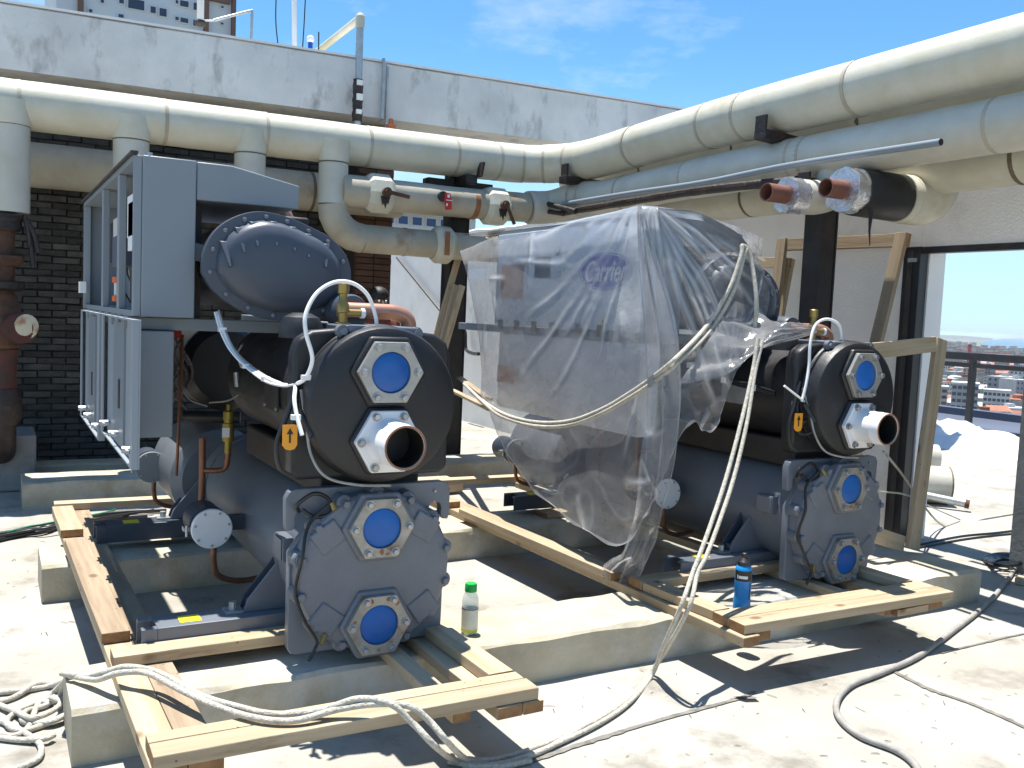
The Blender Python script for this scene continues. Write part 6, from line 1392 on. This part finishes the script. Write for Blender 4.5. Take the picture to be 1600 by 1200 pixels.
# ================================================================== PERSON half hidden behind the left machine
def person():
    base = atY(592,470,7.1); X0, Y0 = base.x, base.y
    hz = base.z
    t = thing('person', 'person with short dark hair and dark red shirt standing in shade by the brick pier', 'person', (X0,Y0,0))
    sc_ = (hz+.11)/1.70
    def Q(x, y, z): return Vector((x*sc_, y*sc_, z*sc_))
    J = {'pelvis':(0,0,.93,.13),'waist':(0,0,1.08,.125),'chest':(0,.0,1.27,.15),'neck0':(0,.01,1.41,.075),'neck':(0,0,1.47,.055),'head':(0,-.015,1.555,.078),'crown':(0,-.005,1.635,.072),
         'shl':(.17,.01,1.38,.062),'ell':(.235,.02,1.10,.043),'wrl':(.22,-.08,.87,.030),'hal':(.215,-.10,.79,.034),'shr':(-.17,.01,1.38,.062),'elr':(-.235,.02,1.10,.043),'wrr':(-.22,-.08,.87,.030),'har':(-.215,-.10,.79,.034),
         'hil':(.09,0,.88,.105),'knl':(.10,-.02,.49,.062),'anl':(.105,.02,.09,.045),'tol':(.11,-.14,.035,.038),'hir':(-.09,0,.88,.105),'knr':(-.10,-.02,.49,.062),'anr':(-.105,.02,.09,.045),'tor':(-.11,-.14,.035,.038)}
    E_ = [('pelvis','waist'),('waist','chest'),('chest','neck0'),('neck0','neck'),('neck','head'),('head','crown'),('chest','shl'),('shl','ell'),('ell','wrl'),('wrl','hal'),('chest','shr'),('shr','elr'),('elr','wrr'),('wrr','har'),('pelvis','hil'),('hil','knl'),('knl','anl'),('anl','tol'),('pelvis','hir'),('hir','knr'),('knr','anr'),('anr','tor')]
    K = list(J); me = bpy.data.meshes.new('body'); me.from_pydata([Q(*J[k][:3]) for k in K], [(K.index(a), K.index(b)) for a, b in E_], [])
    me.materials.append(MATS['skin']); me.materials.append(MATS['shirt']); me.materials.append(MATS['trousers'])
    o = bpy.data.objects.new('body', me); C.objects.link(o); o.parent = t
    sk = o.modifiers.new('skin', 'SKIN'); sk.use_smooth_shade = True
    for k, vv in zip(K, me.skin_vertices[0].data): r_ = J[k][3]*sc_; vv.radius = (r_, r_); vv.use_root = (k == 'pelvis')
    sb_ = o.modifiers.new('sub', 'SUBSURF'); sb_.levels = 2; sb_.render_levels = 2
    bpy.context.view_layer.update()
    me2 = bpy.data.meshes.new_from_object(o.evaluated_get(bpy.context.evaluated_depsgraph_get())); o.modifiers.clear(); o.data = me2
    me2.materials.clear()
    for mm in ('skin','shirt','trousers'): me2.materials.append(MATS[mm])
    for p in me2.polygons:
        z = p.center.z/sc_; ax = abs(p.center.x)/sc_
        p.material_index = 2 if (z < .96 and ax < .19 and z > .06) else 1 if (z < 1.44 and z > .96 and (ax < .2 or z > 1.12)) else 0
        p.use_smooth = True
    hm_ = MB(); o3_ = Vector((X0,Y0,0))
    hm_.sphere(o3_+Q(0,.012,1.63), .093*sc_, 16, 10, (1,1.08,.85)); obj('hair', hm_, 'hair', t, 60)
    for s_ in (-1, 1):
        e_ = MB(); e_.sphere(o3_+Q(.032*s_,-.088,1.575), .012*sc_, 10, 6); obj('eye', e_, 'eye_white', t, 60)
        e_ = MB(); e_.sphere(o3_+Q(.082*s_,.0,1.56), .022*sc_, 10, 6, (.4,.7,1)); obj('ear', e_, 'skin', t, 60)
        for f_ in range(5):
            e_ = MB(); b0 = o3_+Q(.215*s_+(.018*(f_-2) if f_ < 4 else -.03*s_), -.11-.004*f_, .775 if f_ < 4 else .81); e_.tube([b0, b0+Q(0,-.015,-.035), b0+Q(0,-.03,-.06 if f_ < 4 else -.04)], .009*sc_, 8, 3); obj('finger', e_, 'skin', t, 60)
    e_ = MB(); e_.tube([o3_+Q(0,-.092,1.575), o3_+Q(0,-.112,1.54), o3_+Q(0,-.095,1.53)], .012*sc_, 8, 3); obj('nose', e_, 'skin', t, 60)
    e_ = MB(); e_.sphere(o3_+Q(0,-.086,1.502), .018*sc_, 10, 6, (1.2,.5,.35)); obj('mouth', e_, 'red_brick', t, 60)
person()

# ================================================================== floor joints and debris
rj = random.Random(12)
def strip(pts, w_, z=.004):
    P = spline([atZ(a, b, z) for a, b in pts], 14); m_ = MB(); vs = []
    for i, p in enumerate(P):
        d = (P[min(i+1,len(P)-1)]-P[max(i-1,0)]).normalized(); s_ = V(-d.y, d.x, 0)
        vs += [p+s_*w_*(.4+.55*abs(noise.noise((i*.35,1,w_*50)))), p-s_*w_*(.4+.55*abs(noise.noise((i*.35,5,w_*50))))]
    m_.add(vs, [(2*i,2*i+1,2*i+3,2*i+2) for i in range(len(P)-1)]); return m_
mat('joint_filler', (.12,.11,.095), (.24,.225,.2), rough=.9, scale=20, bump=.5, bscale=60)
mat('damp_stain', (.33,.31,.275), (.42,.40,.36), rough=.9, scale=9)
for pts, w_ in (([(820,1192),(930,1155),(1040,1122),(1150,1092),(1180,1080)],.020),([(1390,1045),(1450,1075),(1520,1100),(1600,1135),(1700,1180)],.022),([(1470,1020),(1540,1003),(1600,990),(1700,975)],.012)):
    struct(obj('floor_joint', strip(pts, w_), 'joint_filler', None, None))
m_ = MB()
for _ in range(150):
    px, py = rj.uniform(700,1640), rj.uniform(960,1200)
    if rj.random() < .25: px, py = rj.uniform(0,120), rj.uniform(780,1000)
    p = atZ(px, py, .003); s_ = rj.uniform(.0012,.005); a = rj.random()*6.28; l_ = s_*rj.uniform(1,6); d = V(math.cos(a),math.sin(a),0); e = V(-d.y,d.x,0)
    if 2.82 < p.y < 3.27: continue
    h_ = rj.uniform(.0005,.002)
    m_.add([p-d*l_-e*s_*.3, p+d*l_-e*s_*.2, p+d*l_*.8+e*s_*.4, p-d*l_*.7+e*s_*.4, p-d*l_*.5+V(0,0,h_), p+d*l_*.4+V(0,0,h_*1.6)], [(0,1,5,4),(1,2,5),(2,3,4,5),(3,0,4),(3,2,1,0)])
o = obj('floor_debris', m_, 'joint_filler', None, None); o['kind'] = 'stuff'; tag(o, 'scattered chips and dry scraps on the pale roof floor', 'debris')
m_ = MB(); p = atZ(1158,1092,.004); m_.add([p+V(-.03,.03,0),p+V(.06,-.01,0),p+V(.05,-.04,.012),p+V(.0,-.02,.02)],[(0,1,2,3),(3,2,1,0)]); single('foil_scrap', m_, 'foil', 'small shiny scrap lying at the corner of the right pallet shadow', 'scrap')
# ================================================================== air: pale even haze over the whole place
mt = bpy.data.materials.new('haze_air'); mt.use_nodes = True; t_ = mt.node_tree; t_.nodes.clear()
o_ = t_.nodes.new('ShaderNodeOutputMaterial'); pv = t_.nodes.new('ShaderNodeVolumePrincipled'); pv.inputs['Color'].default_value = (.80,.88,.96,1); pv.inputs['Density'].default_value = 0.00007; pv.inputs['Anisotropy'].default_value = .2
t_.links.new(pv.outputs[0], o_.inputs['Volume']); MATS['haze_air'] = mt
m_ = MB(); m_.box((-9200,-16000,ZG-3),(46000,46000,ZG+84)); hzo = obj('haze', m_, 'haze_air', None, None); hzo['kind'] = 'stuff'
hzo['label'] = 'pale coastal haze over the distant town and sea'
